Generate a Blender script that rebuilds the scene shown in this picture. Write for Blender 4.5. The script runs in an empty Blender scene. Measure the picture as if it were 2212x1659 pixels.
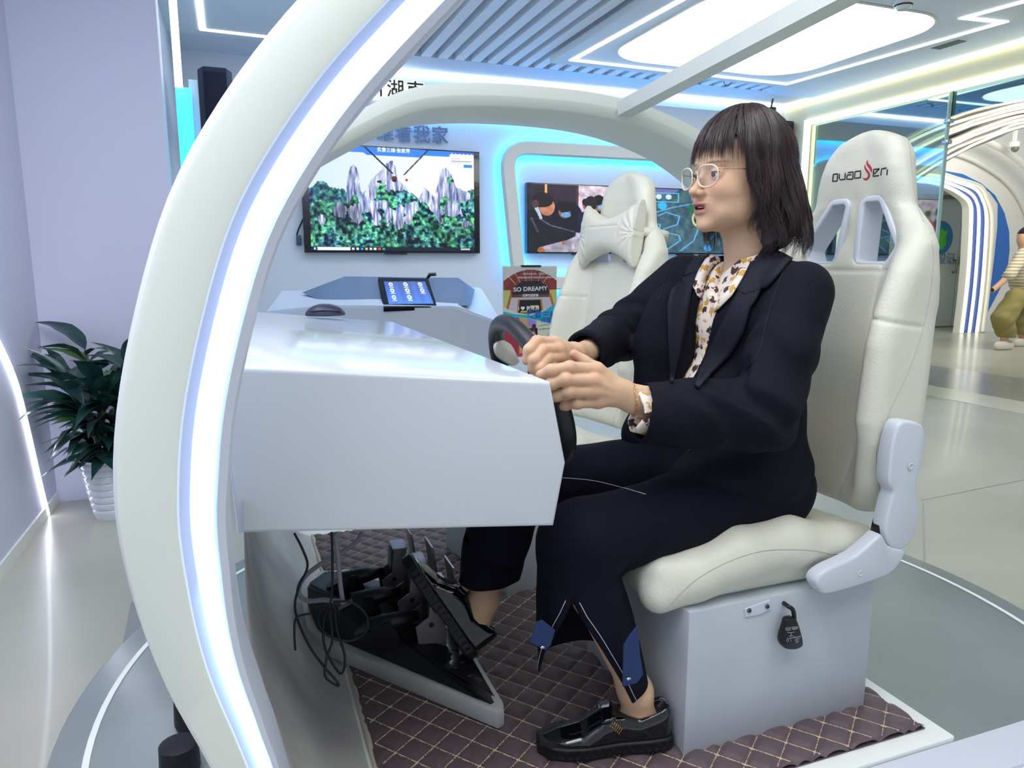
import bpy, bmesh, math, random
import numpy as np
from mathutils import Vector, Matrix
from mathutils.bvhtree import BVHTree
from mathutils.geometry import tessellate_polygon
random.seed(7); RNG = np.random.RandomState(7)
SC = bpy.context.scene
COL = SC.collection
# ------------------------------------------------------------- camera
FPX, IW, IH = 1560.0, 2212, 1659
YAW, PIT = math.radians(20.5), math.radians(9.5)
CAM = np.array([0.0, 0.0, 1.07])
FW = np.array([math.sin(YAW)*math.cos(PIT), math.cos(YAW)*math.cos(PIT), -math.sin(PIT)])
RT = np.array([math.cos(YAW), -math.sin(YAW), 0.0])
UP = np.cross(RT, FW)
cd = bpy.data.cameras.new('camera'); cam = bpy.data.objects.new('camera', cd); COL.objects.link(cam)
cd.sensor_fit = 'HORIZONTAL'; cd.sensor_width = 36.0; cd.lens = 36.0*FPX/IW; cd.clip_start = 0.05; cd.clip_end = 60
cam.location = CAM
cam.rotation_euler = (math.pi/2 - PIT, 0, -YAW)
SC.camera = cam
# ------------------------------------------------------------- world, exposure
wd = bpy.data.worlds.new('world'); SC.world = wd; wd.use_nodes = True
bg = wd.node_tree.nodes['Background']; bg.inputs[0].default_value = (0.80, 0.88, 1.0, 1); bg.inputs[1].default_value = 0.45
SC.view_settings.view_transform = 'Standard'; SC.view_settings.look = 'None'
SC.view_settings.gamma = 1.0; SC.view_settings.use_curve_mapping = False
SC.view_settings.exposure = 0.17
# ------------------------------------------------------------- unseen area lamps added as fill light for hall, passage and corridor
def area(name, loc, size, power, col, rot=(0, 0, 0)):
    l = bpy.data.lights.new(name, 'AREA'); l.shape = 'RECTANGLE'; l.size, l.size_y = size; l.energy = power; l.color = col
    o = bpy.data.objects.new(name, l); COL.objects.link(o); o.location = loc; o.rotation_euler = rot; return o
area('hall_fill_lamp', (0.4, 0.4, 2.50), (2.4, 1.8), 40, (1.0, 0.98, 0.93))  # unseen fill added above the cabin to light the foreground
area('passage_fill_lamp', (-0.36, 1.2, 2.52), (0.6, 2.4), 19, (0.86, 0.88, 1.0))  # added to brighten the left walls, no fixture there
area('hall_fill_lamp', (3.3, 1.0, 2.50), (1.6, 2.2), 38, (1.0, 0.98, 0.90))
area('corridor_fill_lamp', (8.6, 5.6, 3.2), (2.4, 2.4), 170, (1.0, 0.97, 0.90), (0.75, 0, 0))  # added fill, tilted to brighten the portal wall
area('far_bay_lamp', (1.0, 4.6, 2.50), (1.6, 0.8), 10, (0.85, 0.92, 1.0))

# ------------------------------------------------------------- helpers
def lin(c):
    return tuple(((x/255.0)/12.92 if x/255.0 <= 0.04045 else ((x/255.0+0.055)/1.055)**2.4) for x in c)
def on(x, y, u=None, v=None, z=None):
    r = FW + RT*(x-IW/2)/FPX + UP*(IH/2-y)/FPX
    if u is not None: t = (u-CAM[0])/r[0]
    elif v is not None: t = (v-CAM[1])/r[1]
    else: t = (z-CAM[2])/r[2]
    return CAM + r*t
def rayd(x, y):
    r = FW + RT*(x-IW/2)/FPX + UP*(IH/2-y)/FPX
    return r/np.linalg.norm(r)
def mat(name, rgb, rough=0.5, metal=0.0, bump=0.0, bscale=40.0, var=0.0, vscale=5.0, coat=0.0, spec=0.5, var_rgb=None, sheen=0.0):
    m = bpy.data.materials.new(name); m.use_nodes = True; n = m.node_tree; b = n.nodes['Principled BSDF']
    c = lin(rgb); b.inputs['Base Color'].default_value = (*c, 1); b.inputs['Roughness'].default_value = rough
    b.inputs['Metallic'].default_value = metal; b.inputs['Coat Weight'].default_value = coat; b.inputs['Coat Roughness'].default_value = 0.06
    b.inputs['Specular IOR Level'].default_value = spec; b.inputs['Sheen Weight'].default_value = sheen
    tc = n.nodes.new('ShaderNodeTexCoord')
    if var > 0 or var_rgb:
        t = n.nodes.new('ShaderNodeTexNoise'); t.inputs['Scale'].default_value = vscale; t.inputs['Detail'].default_value = 5; t.inputs['Distortion'].default_value = 0.5
        n.links.new(tc.outputs['Object'], t.inputs['Vector'])
        r = n.nodes.new('ShaderNodeValToRGB'); c2 = lin(var_rgb) if var_rgb else tuple(x*(1-var) for x in c)
        r.color_ramp.elements[0].position = 0.35; r.color_ramp.elements[0].color = (*c2, 1)
        r.color_ramp.elements[1].position = 0.62; r.color_ramp.elements[1].color = (*c, 1)
        n.links.new(t.outputs[0], r.inputs[0]); n.links.new(r.outputs[0], b.inputs['Base Color'])
    if bump > 0:
        t = n.nodes.new('ShaderNodeTexNoise'); t.inputs['Scale'].default_value = bscale; t.inputs['Detail'].default_value = 3
        n.links.new(tc.outputs['Object'], t.inputs['Vector'])
        bp = n.nodes.new('ShaderNodeBump'); bp.inputs['Strength'].default_value = bump; bp.inputs['Distance'].default_value = 0.01
        n.links.new(t.outputs[0], bp.inputs['Height']); n.links.new(bp.outputs[0], b.inputs['Normal'])
    return m
def emis(name, rgb, s):
    m = bpy.data.materials.new(name); m.use_nodes = True; n = m.node_tree; b = n.nodes['Principled BSDF']
    c = lin(rgb); b.inputs['Base Color'].default_value = (*c, 1); b.inputs['Emission Color'].default_value = (*c, 1); b.inputs['Emission Strength'].default_value = s
    return m
def attrmat(name, emit=0.0, rough=0.5, coat=0.0, bump=0.0, bscale=60, spec=0.5, sss=0.0):
    m = bpy.data.materials.new(name); m.use_nodes = True; n = m.node_tree; b = n.nodes['Principled BSDF']
    a = n.nodes.new('ShaderNodeAttribute'); a.attribute_name = 'col'
    b.inputs['Roughness'].default_value = rough; b.inputs['Coat Weight'].default_value = coat; b.inputs['Specular IOR Level'].default_value = spec
    if emit > 0:
        b.inputs['Base Color'].default_value = (0.01, 0.01, 0.01, 1)
        n.links.new(a.outputs['Color'], b.inputs['Emission Color']); b.inputs['Emission Strength'].default_value = emit
    else: n.links.new(a.outputs['Color'], b.inputs['Base Color'])
    if sss > 0:
        b.inputs['Subsurface Weight'].default_value = sss; b.inputs['Subsurface Radius'].default_value = (0.012, 0.005, 0.003); b.inputs['Subsurface Scale'].default_value = 1.0
    if bump > 0:
        tc = n.nodes.new('ShaderNodeTexCoord'); t = n.nodes.new('ShaderNodeTexNoise'); t.inputs['Scale'].default_value = bscale; t.inputs['Detail'].default_value = 4
        n.links.new(tc.outputs['Object'], t.inputs['Vector']); bp = n.nodes.new('ShaderNodeBump'); bp.inputs['Strength'].default_value = bump; bp.inputs['Distance'].default_value = 0.002
        n.links.new(t.outputs[0], bp.inputs['Height']); n.links.new(bp.outputs[0], b.inputs['Normal'])
    return m
def tag(o, label=None, cat=None, group=None, kind=None):
    if label: o['label'] = label
    if cat: o['category'] = cat
    if group: o['group'] = group
    if kind: o['kind'] = kind
    return o
def thing(name, label, cat, loc=(0, 0, 0), group=None):
    o = bpy.data.objects.new(name, None); COL.objects.link(o); o.location = loc; o.empty_display_size = 0.05
    return tag(o, label, cat, group)
def wloc(o):
    l = Vector(o.location); p = o.parent
    while p: l = l + Vector(p.location); p = p.parent
    return l
def link(me, name, m=None, parent=None, smooth=False, recenter=True):
    if m is not None and len(me.materials) == 0: me.materials.append(m)
    o = bpy.data.objects.new(name, me); COL.objects.link(o)
    if smooth: me.polygons.foreach_set('use_smooth', [True]*len(me.polygons))
    if parent is not None:
        o.parent = parent; o.location = -wloc(parent)
    return o
def mk(name, V, F, m=None, parent=None, smooth=False):
    me = bpy.data.meshes.new(name); me.from_pydata([tuple(map(float, v)) for v in V], [], [tuple(int(i) for i in f) for f in F]); me.update()
    return link(me, name, m, parent, smooth)
def from_bm(name, bm, m=None, parent=None, smooth=False):
    bmesh.ops.recalc_face_normals(bm, faces=bm.faces)
    me = bpy.data.meshes.new(name); bm.to_mesh(me); bm.free(); return link(me, name, m, parent, smooth)
def autosmooth(o, ang=35):
    me = o.data; bm = bmesh.new(); bm.from_mesh(me)
    for f in bm.faces: f.smooth = True
    a = math.radians(ang)
    for e in bm.edges:
        e.smooth = not (len(e.link_faces) == 2 and e.calc_face_angle(0) > a)
    bm.to_mesh(me); bm.free(); return o
def bm_box(bm, a, b, bevel=0.0, seg=2):
    a = np.minimum(a, b), np.maximum(a, b); lo, hi = a
    vs = [bm.verts.new((x, y, z)) for z in (lo[2], hi[2]) for y in (lo[1], hi[1]) for x in (lo[0], hi[0])]
    fs = [(0, 2, 3, 1), (4, 5, 7, 6), (0, 1, 5, 4), (2, 6, 7, 3), (0, 4, 6, 2), (1, 3, 7, 5)]
    F = [bm.faces.new([vs[i] for i in f]) for f in fs]
    if bevel > 0:
        es = list({e for f in F for e in f.edges})
        bmesh.ops.bevel(bm, geom=es, offset=bevel, segments=seg, affect='EDGES', profile=0.5)
def box(name, a, b, m, parent=None, bevel=0.0, seg=2):
    bm = bmesh.new(); bm_box(bm, a, b, bevel, seg); o = from_bm(name, bm, m, parent)
    return autosmooth(o) if bevel > 0 else o
def bm_prism(bm, pts, ext, bevel=0.0, seg=2):
    """solid from a planar outline (3D points) pushed along ext"""
    pts = [Vector(p) for p in pts]; ext = Vector(ext); n = len(pts)
    A = [bm.verts.new(p) for p in pts]; B = [bm.verts.new(p+ext) for p in pts]
    F = [bm.faces.new(A), bm.faces.new(B[::-1])] + [bm.faces.new((A[i], B[i], B[(i+1) % n], A[(i+1) % n])) for i in range(n)]
    bmesh.ops.recalc_face_normals(bm, faces=F)
    if bevel > 0:
        es = list(F[0].edges)+list(F[1].edges)
        bmesh.ops.bevel(bm, geom=es, offset=bevel, segments=seg, affect='EDGES', profile=0.5)
    elif n > 4: bmesh.ops.triangulate(bm, faces=F[:2])
def prism(name, pts, ext, m, parent=None, bevel=0.0, seg=2):
    bm = bmesh.new(); bm_prism(bm, pts, ext, bevel, seg); return autosmooth(from_bm(name, bm, m, parent), 30)
def frames(path, closed=False):
    P = np.array(path, float); n = len(P)
    T = np.roll(P, -1, 0)-np.roll(P, 1, 0) if closed else np.gradient(P, axis=0)
    T /= np.linalg.norm(T, axis=1)[:, None]+1e-12
    N = np.zeros_like(P); a = np.array([0, 0, 1.0]) if abs(T[0][2]) < 0.9 else np.array([1.0, 0, 0])
    v = a-T[0]*a.dot(T[0]); v /= np.linalg.norm(v); N[0] = v
    for i in range(1, n):
        v = N[i-1]-T[i]*N[i-1].dot(T[i]); v /= np.linalg.norm(v)+1e-12; N[i] = v
    return P, T, N, np.cross(T, N)
def tube_data(path, r, k=8, closed=False, cap=True, base=0):
    P, T, N, B = frames(path, closed); n = len(P); r = np.broadcast_to(np.array(r, float), (n,))
    th = np.linspace(0, 2*math.pi, k, endpoint=False)
    V = (P[:, None] + r[:, None, None]*(np.cos(th)[None, :, None]*N[:, None]+np.sin(th)[None, :, None]*B[:, None])).reshape(-1, 3)
    F = []
    for i in range(n if closed else n-1):
        j = (i+1) % n
        for q in range(k): F.append((base+i*k+q, base+i*k+(q+1) % k, base+j*k+(q+1) % k, base+j*k+q))
    if cap and not closed: F.append(tuple(base+q for q in range(k))[::-1]); F.append(tuple(base+(n-1)*k+q for q in range(k)))
    return V, F
def tube(name, path, r, m, parent=None, k=8, closed=False, sm=True):
    V, F = tube_data(path, r, k, closed); return mk(name, V, F, m, parent, sm)
def cat(P, n=8, closed=False):
    """Catmull-Rom through the points"""
    P = np.array(P, float); L = len(P); out = []
    for i in range(L if closed else L-1):
        g = (lambda k: P[k % L]) if closed else (lambda k: P[min(max(k, 0), L-1)])
        p0, p1, p2, p3 = g(i-1), g(i), g(i+1), g(i+2)
        for t in np.linspace(0, 1, n, endpoint=False):
            out.append(0.5*((2*p1)+(-p0+p2)*t+(2*p0-5*p1+4*p2-p3)*t*t+(-p0+3*p1-3*p2+p3)*t**3))
    if not closed: out.append(P[-1])
    return np.array(out)
def resample(P, n, closed=False):
    P = np.array(P, float)
    if closed: P = np.vstack([P, P[:1]])
    d = np.r_[0, np.cumsum(np.linalg.norm(np.diff(P, axis=0), axis=1))]
    s = np.linspace(0, d[-1], n, endpoint=not closed)
    return np.stack([np.interp(s, d, P[:, i]) for i in range(P.shape[1])], 1)
def sweep2(name, rings, m, parent=None, closed_ring=True, closed_path=False, smooth=True, caps=False, mats=None, ang=35):
    """grid surface through equal-length rings"""
    R = [np.array(r) for r in rings]; k = len(R[0]); n = len(R); V = np.vstack(R); F = []
    for i in range(n if closed_path else n-1):
        j = (i+1) % n
        for q in range(k if closed_ring else k-1):
            F.append((i*k+q, i*k+(q+1) % k, j*k+(q+1) % k, j*k+q))
    if caps: F.append(tuple(range(k))[::-1]); F.append(tuple((n-1)*k+q for q in range(k)))
    o = mk(name, V, F, m, parent)
    bm = bmesh.new(); bm.from_mesh(o.data); bmesh.ops.recalc_face_normals(bm, faces=bm.faces); bm.to_mesh(o.data); bm.free()
    if smooth: autosmooth(o, ang)
    return o
def lathe(name, prof, c, m, parent=None, k=32):
    th = np.linspace(0, 2*math.pi, k, endpoint=False)
    return sweep2(name, [[(c[0]+r*math.cos(t), c[1]+r*math.sin(t), c[2]+z) for t in th] for r, z in prof], m, parent, caps=True)
def text(name, s, size, M, m, parent=None, ext=0.0, bold=0.0, align='CENTER', sx=1.0):
    c = bpy.data.curves.new(name, 'FONT'); c.body = s; c.size = size; c.extrude = ext; c.offset = bold; c.align_x = align; c.align_y = 'CENTER'; c.resolution_u = 3
    t = bpy.data.objects.new(name, c); COL.objects.link(t)
    dg = bpy.context.evaluated_depsgraph_get(); me = bpy.data.meshes.new_from_object(t.evaluated_get(dg)); bpy.data.objects.remove(t); me.name = name
    me.transform(Matrix.Diagonal((sx, 1, 1, 1))); me.transform(M); me.materials.clear(); return link(me, name, m, parent)
def basis(o, x, y):
    """matrix with text right = x, text up = y at origin o"""
    x = Vector(x).normalized(); y = Vector(y); y = (y-x*y.dot(x)).normalized(); z = x.cross(y)
    return Matrix(((x[0], y[0], z[0], o[0]), (x[1], y[1], z[1], o[1]), (x[2], y[2], z[2], o[2]), (0, 0, 0, 1)))
def picture(name, TL, TR, BL, img, m, parent=None):
    h, w = img.shape[:2]; TL, TR, BL = map(np.array, (TL, TR, BL))
    s, t = np.meshgrid(np.linspace(0, 1, w), np.linspace(0, 1, h))
    V = TL+s[..., None]*(TR-TL)+t[..., None]*(BL-TL)
    idx = np.arange(w*h).reshape(h, w)
    F = np.stack([idx[:-1, :-1], idx[1:, :-1], idx[1:, 1:], idx[:-1, 1:]], -1).reshape(-1, 4)
    me = fastmesh(name, V.reshape(-1, 3), F); c = np.clip(img.reshape(-1, 3)/255.0, 0, 1); c = np.where(c <= 0.04045, c/12.92, ((c+0.055)/1.055)**2.4)
    setcol(me, c); return link(me, name, m, parent)
def fastmesh(name, V, F):
    me = bpy.data.meshes.new(name); V = np.asarray(V, np.float32); F = np.asarray(F, np.int32); k = F.shape[1]
    me.vertices.add(len(V)); me.vertices.foreach_set('co', V.ravel())
    me.loops.add(F.size); me.loops.foreach_set('vertex_index', F.ravel())
    me.polygons.add(len(F)); me.polygons.foreach_set('loop_start', np.arange(0, F.size, k, dtype=np.int32)); me.polygons.foreach_set('loop_total', np.full(len(F), k, np.int32))
    me.update(calc_edges=True); me.validate(); return me
def setcol(me, c):
    a = me.color_attributes.new('col', 'FLOAT_COLOR', 'POINT'); c = np.c_[c, np.ones(len(c))].astype(np.float32); a.data.foreach_set('color', c.ravel())
def vnoise(x, y, seed=0):
    r = np.random.RandomState(seed).rand(64, 64); xi = np.floor(x).astype(int); yi = np.floor(y).astype(int); fx = x-xi; fy = y-yi
    fx = fx*fx*(3-2*fx); fy = fy*fy*(3-2*fy); g = lambda a, b: r[a % 64, b % 64]
    return (g(xi, yi)*(1-fx)+g(xi+1, yi)*fx)*(1-fy)+(g(xi, yi+1)*(1-fx)+g(xi+1, yi+1)*fx)*fy
def fbm(x, y, seed=0, o=4):
    s = 0; a = 0.5; t = 0
    for i in range(o): s = s+a*vnoise(x*2**i, y*2**i, seed+i); t += a; a *= 0.55
    return s/t
# ---- distance-field modelling: smooth bodies meshed with surface nets
def smin(a, b, k):
    h = np.clip(0.5+0.5*(b-a)/k, 0, 1); return b*(1-h)+a*h-k*h*(1-h)
def smax(a, b, k): return -smin(-a, -b, k)
def s_ell(P, c, r, R=None):
    q = P-np.array(c, np.float32)
    if R is not None: q = q@np.array(R, np.float32)
    r = np.array(r, np.float32); k0 = np.linalg.norm(q/r, axis=1); k1 = np.linalg.norm(q/(r*r), axis=1)+1e-9
    return k0*(k0-1)/k1
def s_cap(P, a, b, ra, rb, flat=None):
    a = np.array(a, np.float32); b = np.array(b, np.float32); ab = b-a; t = np.clip(((P-a)@ab)/(ab@ab), 0, 1)
    q = P-a-t[:, None]*ab
    if flat is not None:      # flat = (direction, factor): squeeze across a direction
        d = np.array(flat[0], np.float32); d = d/np.linalg.norm(d); q = q+np.outer(q@d, d)*(1/flat[1]-1)
    return np.linalg.norm(q, axis=1)-(ra+(rb-ra)*t)
def s_box(P, c, h, r=0.0, R=None):
    q = P-np.array(c, np.float32)
    if R is not None: q = q@np.array(R, np.float32)
    q = np.abs(q)-(np.array(h, np.float32)-r); return np.linalg.norm(np.maximum(q, 0), axis=1)+np.minimum(q.max(1), 0)-r
def chain(P, pts, rs, k=0.01, flat=None):
    d = None
    for i in range(len(pts)-1):
        e = s_cap(P, pts[i], pts[i+1], rs[i], rs[i+1], flat); d = e if d is None else smin(d, e, k)
    return d
def nets(fn, lo, hi, h, coarse=4, band=1.6):
    lo = np.array(lo, float); hi = np.array(hi, float); n = (np.ceil((hi-lo)/(h*coarse)).astype(int)+1)*coarse
    cn = n//coarse+1
    ax = [lo[i]+np.arange(cn[i])*h*coarse for i in range(3)]
    G = np.stack(np.meshgrid(*ax, indexing='ij'), -1).reshape(-1, 3).astype(np.float32)
    dc = fn(G).reshape(cn)
    N = n+1-0
    rep = dc.repeat(coarse, 0).repeat(coarse, 1).repeat(coarse, 2)
    off = coarse//2
    rep = rep[:, :, :]
    # nearest coarse sample for every fine sample
    ix = [np.clip((np.arange(N[i])+off)//coarse, 0, cn[i]-1) for i in range(3)]
    D = dc[np.ix_(*ix)].astype(np.float32)
    msk = np.abs(D) < h*coarse*band
    I = np.argwhere(msk)
    P = (lo+I*h).astype(np.float32); out = np.empty(len(P), np.float32)
    for s in range(0, len(P), 400000): out[s:s+400000] = fn(P[s:s+400000])
    D[msk] = out
    ins = D < 0
    c = np.zeros(tuple(N-1), np.int8)
    for dx in (0, 1):
        for dy in (0, 1):
            for dz in (0, 1): c += ins[dx:N[0]-1+dx, dy:N[1]-1+dy, dz:N[2]-1+dz]
    act = np.argwhere((c > 0) & (c < 8)); idx = -np.ones(tuple(N-1), np.int64); idx[tuple(act.T)] = np.arange(len(act))
    S = np.zeros((len(act), 3)); W = np.zeros(len(act))
    cr = [(a, b, cc) for a in (0, 1) for b in (0, 1) for cc in (0, 1)]
    for i, p in enumerate(cr):
        for q in cr[i+1:]:
            if sum(abs(p[t]-q[t]) for t in range(3)) != 1: continue
            A = act+p; B = act+q; da = D[tuple(A.T)]; db = D[tuple(B.T)]; m = (da < 0) != (db < 0)
            t = np.where(m, da/np.where(m, da-db, 1), 0); X = A+(B-A)*t[:, None]; S[m] += X[m]; W[m] += 1
    V = lo+h*S/np.maximum(W, 1)[:, None]
    F = []
    for a in range(3):
        b, cc = (a+1) % 3, (a+2) % 3
        sl0 = [slice(None)]*3; sl1 = [slice(None)]*3; sl0[a] = slice(0, N[a]-1); sl1[a] = slice(1, N[a])
        i0 = ins[tuple(sl0)]; i1 = ins[tuple(sl1)]; E = np.argwhere(i0 != i1)
        E = E[(E[:, b] > 0) & (E[:, cc] > 0) & (E[:, b] < N[b]-1) & (E[:, cc] < N[cc]-1)]
        fl = i0[tuple(E.T)]
        def at(db, dc_):
            q = E.copy(); q[:, b] -= db; q[:, cc] -= dc_; return idx[tuple(q.T)]
        Q = np.stack([at(1, 1), at(0, 1), at(0, 0), at(1, 0)], 1)
        Q[~fl] = Q[~fl][:, ::-1]; F.append(Q)
    F = np.vstack(F); F = F[(F >= 0).all(1)]
    return V, F
def sdf_obj(name, fn, lo, hi, h, m, parent=None, col=None, xf=None, relax=1):
    V, F = nets(fn, lo, hi, h)
    for _ in range(relax):
        A = np.zeros_like(V); n = np.zeros(len(V))
        for i in range(4):
            j = (i+1) % 4; np.add.at(A, F[:, i], V[F[:, j]]); np.add.at(n, F[:, i], 1); np.add.at(A, F[:, j], V[F[:, i]]); np.add.at(n, F[:, j], 1)
        V = V*0.5+0.5*A/np.maximum(n, 1)[:, None]
    C = col(V) if col else None
    if xf is not None: V = V@np.array(xf[0]).T+np.array(xf[1])
    me = fastmesh(name, V, F)
    if C is not None: setcol(me, C)
    return link(me, name, m, parent, True)
def bvh(*objs):
    V = []; F = []
    for o in objs:
        l = wloc(o); b = len(V); V += [v.co+l for v in o.data.vertices]; F += [tuple(b+i for i in p.vertices) for p in o.data.polygons]
    return BVHTree.FromPolygons(V, F)
def hit(tree, x, y, off=0.0):
    d = Vector(rayd(x, y)); h = tree.ray_cast(Vector(CAM), d)
    if h[0] is None: return None
    n = h[1] if h[1].dot(d) < 0 else -h[1]
    return np.array(h[0]+n*off)
# ============================================================= setting
M_wallL = mat('wall_paint_blue_light_tint', (214, 216, 238), 0.55, bump=0.03, bscale=8)  # tint of the blue LED light put into the wall colour
M_wall = mat('wall_paint_white', (226, 234, 245), 0.5, bump=0.02, bscale=8)
M_cream = mat('wall_paint_cream', (238, 232, 200), 0.5)
M_ceil = mat('ceiling_paint', (228, 240, 250), 0.6)
M_ceil2 = mat('ceiling_panel_paint', (234, 242, 244), 0.6)
M_slat = mat('slat_paint', (240, 245, 252), 0.45)
M_led = emis('led_white', (255, 255, 250), 3.2)
M_ledw = emis('led_warm', (255, 252, 222), 1.9)
M_cyan = emis('led_cyan', (20, 170, 255), 14.0)
M_cyan2 = emis('lit_acrylic', (70, 225, 250), 1.0)
M_floor = mat('floor_screed', (186, 186, 172), 0.3, bump=0.015, bscale=3, var_rgb=(174, 174, 160), vscale=1.3, coat=0.1)
M_white = mat('white_gloss_paint', (236, 240, 236), 0.25, coat=0.2)
M_tile = mat('floor_band_grey', (158, 162, 164), 0.2, var=0.08)
M_tile2 = mat('floor_band_pale', (222, 224, 206), 0.25)
M_disc = mat('floor_disc_grey', (150, 160, 160), 0.3, bump=0.02, bscale=5, var=0.12, vscale=2.5)
def struct(o): o['kind'] = 'structure'; return o
ZC = 2.56
struct(box('floor', (-1.1, -1.2, -0.1), (13, 9.6, 0), M_floor))
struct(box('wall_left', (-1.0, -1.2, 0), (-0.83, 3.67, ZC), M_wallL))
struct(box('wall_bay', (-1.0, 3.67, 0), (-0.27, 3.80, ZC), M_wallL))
struct(box('baseboard_left', (-0.83, -1.2, 0), (-0.822, 3.67, 0.05), M_white))
struct(box('wall_bay_side', (-0.40, 3.80, 0), (-0.35, 5.9, ZC), M_wall))
struct(box('wall_back', (-0.5, 5.9, 0), (5.0, 6.02, ZC+0.14), M_wall))
# left wall light slit
pts = cat([on(-60, 640, u=-0.825), on(0, 745, u=-0.825), on(36, 830, u=-0.825), on(60, 925, u=-0.825), on(84, 1030, u=-0.825), on(104, 1112, u=-0.825)], 6)
slit = thing('wall_light_slit', 'thin curved white light line on the left wall', 'light', pts[-1])
tube('light_line', pts, 0.007, emis('slit_led', (240, 242, 255), 14), slit, 6)
# floor bands at the right, disc under the cabin
def fpoly(name, P, m, z=0.0, h=0.003, parent=None): return prism(name, [on(x, y, z=z+h) for x, y in P], (0, 0, -h*0.9), m, parent)
struct(prism('trim_1', [(5.0, 4.1, .004), (13, 4.1, .004), (13, 4.85, .004), (5.0, 4.85, .004)], (0, 0, -.0035), M_tile))
def band(name, a, b, c, d, m):
    P = [on(*a, z=.003), on(*b, z=.003), on(*c, z=.003), on(*d, z=.003)]
    P[1] = P[1]+(P[1]-P[0])*0.6; P[2] = P[2]+(P[2]-P[3])*0.6
    return struct(prism(name, P, (0, 0, -.0028), m))
for o in [bpy.data.objects['trim_1']]: bpy.data.objects.remove(o)
band('trim_1', (1996, 787), (2212, 818), (2212, 868), (1985, 828), M_tile)
band('trim_2', (1985, 828), (2212, 868), (2212, 893), (1980, 849), M_tile2)
for i, (a, b) in enumerate([((1990, 1080), (2212, 1036)), ((1994, 1085), (1999, 1300))]):
    A, B = on(*a, z=0.0012), on(*b, z=0.0012); d = B-A; n = np.array([-d[1], d[0], 0]); n *= 0.003/np.linalg.norm(n); B = B+d*0.5
    struct(prism('trim_%d' % (3+i), [A-n, B-n, B+n, A+n], (0, 0, -.001), M_tile))
struct(prism('trim_5', [on(283, 1300, z=.002), on(255, 1440, z=.002), on(420, 1440, z=.002), on(420, 1300, z=.002)], (0, 0, -.0018), M_tile))
DC = (0.90, 1.70)
disc = thing('floor_disc', 'large grey round floor plate with a white ring line under the simulator cabin', 'floor plate', (DC[0], DC[1], 0))
lathe('plate', [(0.001, 0.004), (1.34, 0.004), (1.345, 0.012), (1.335, 0.018), (0.001, 0.018)], (DC[0], DC[1], 0), M_disc, disc, 128)
th = np.linspace(0, 2*math.pi, 128, endpoint=False)
sweep2('ring_line', [[(DC[0]+r*math.cos(t), DC[1]+r*math.sin(t), 0.0195) for t in th] for r in (1.262, 1.276)], emis('ring_white', (235, 240, 235), 0.12), disc)
# ceiling
struct(box('ceiling', (-1.1, -1.2, ZC+0.12), (5.1, 6.0, ZC+0.22), M_ceil))
struct(box('ceiling_corridor', (5.1, 2.0, 3.45), (13, 9.6, 3.55), M_ceil))
soff = [((-0.4, 5.48, ZC), (5.0, 5.9, ZC+0.12)), ((-0.4, 3.9, ZC), (0.78, 5.48, ZC+0.12)), ((4.45, -1.2, ZC-0.02), (5.1, 5.48, ZC+0.12)), ((-1.1, -1.2, ZC), (-0.4, 3.9, ZC+0.12))]
for i, (a, b) in enumerate(soff): struct(box('trim_%d' % (6+i), a, b, M_ceil if i else mat('soffit_white', (214, 226, 240), 0.6)))
cs = thing('slat_ceiling', 'pale blue slatted ceiling field running towards the screen wall', 'ceiling', (2.5, 3.5, ZC))
sm = None
for i in range(29):
    u = 0.83+i*0.127
    if sm is None:
        sm = box('slat', (u, 0.2, ZC), (u+0.075, 5.48, ZC+0.075), M_slat, cs, 0.004, 1); s0 = sm
    else:
        o = s0.copy(); COL.objects.link(o); o.location = s0.location+Vector((i*0.127, 0, 0))
# dropped panel with the big rounded light
ZP = 2.50
dp = thing('dropped_ceiling_panel', 'flat dropped ceiling panel with an angular white light line around the big light', 'ceiling panel', (3.4, 3.3, ZP))
box('panel', (2.20, 0.0, ZP), (4.46, 5.10, ZP+0.05), M_ceil2, dp, 0.005)
def strip(name, P, w, m, parent, z, h=0.006):
    P = [np.array(p, float) for p in P]; L = []; R = []
    for i, p in enumerate(P):
        a = P[max(i-1, 0)]; b = P[min(i+1, len(P)-1)]
        t1 = (p-a) if i > 0 else (b-p); t2 = (b-p) if i < len(P)-1 else (p-a)
        t1 = t1[:2]/np.linalg.norm(t1[:2]); t2 = t2[:2]/np.linalg.norm(t2[:2]); n1 = np.array([-t1[1], t1[0]]); n2 = np.array([-t2[1], t2[0]])
        mm = n1+n2; mm = mm/np.linalg.norm(mm); mm = mm*(w/2)/max(0.3, mm@n1); L.append((p[0]+mm[0], p[1]+mm[1])); R.append((p[0]-mm[0], p[1]-mm[1]))
    V = []; F = []
    for l, r in zip(L, R): V += [(*l, z), (*r, z), (*r, z-h), (*l, z-h)]
    for i in range(len(P)-1):
        for q in range(4): F.append((i*4+q, i*4+(q+1) % 4, i*4+4+(q+1) % 4, i*4+4+q))
    F += [(0, 1, 2, 3), tuple(len(V)-4+q for q in (3, 2, 1, 0))]
    return mk(name, V, F, m, parent)
P = [on(1560, -50, z=ZP), on(1236, 129, z=ZP), on(1700, 181, z=ZP), on(2168, 47, z=ZP), on(2082, 38, z=ZP), on(2300, -22, z=ZP)]
strip('light_line', P, 0.035, M_led, dp, ZP)
rr = []
x0, x1, y0, y1 = 2.48, 4.09, 3.36, 4.82; r = 0.33
for cx, cy, a in ((x1-r, y1-r, 0), (x0+r, y1-r, 90), (x0+r, y0+r, 180), (x1-r, y0+r, 270)):
    rr += [(cx+r*math.cos(math.radians(a+t)), cy+r*math.sin(math.radians(a+t)), ZP-0.004) for t in np.linspace(0, 90, 9)]
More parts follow.
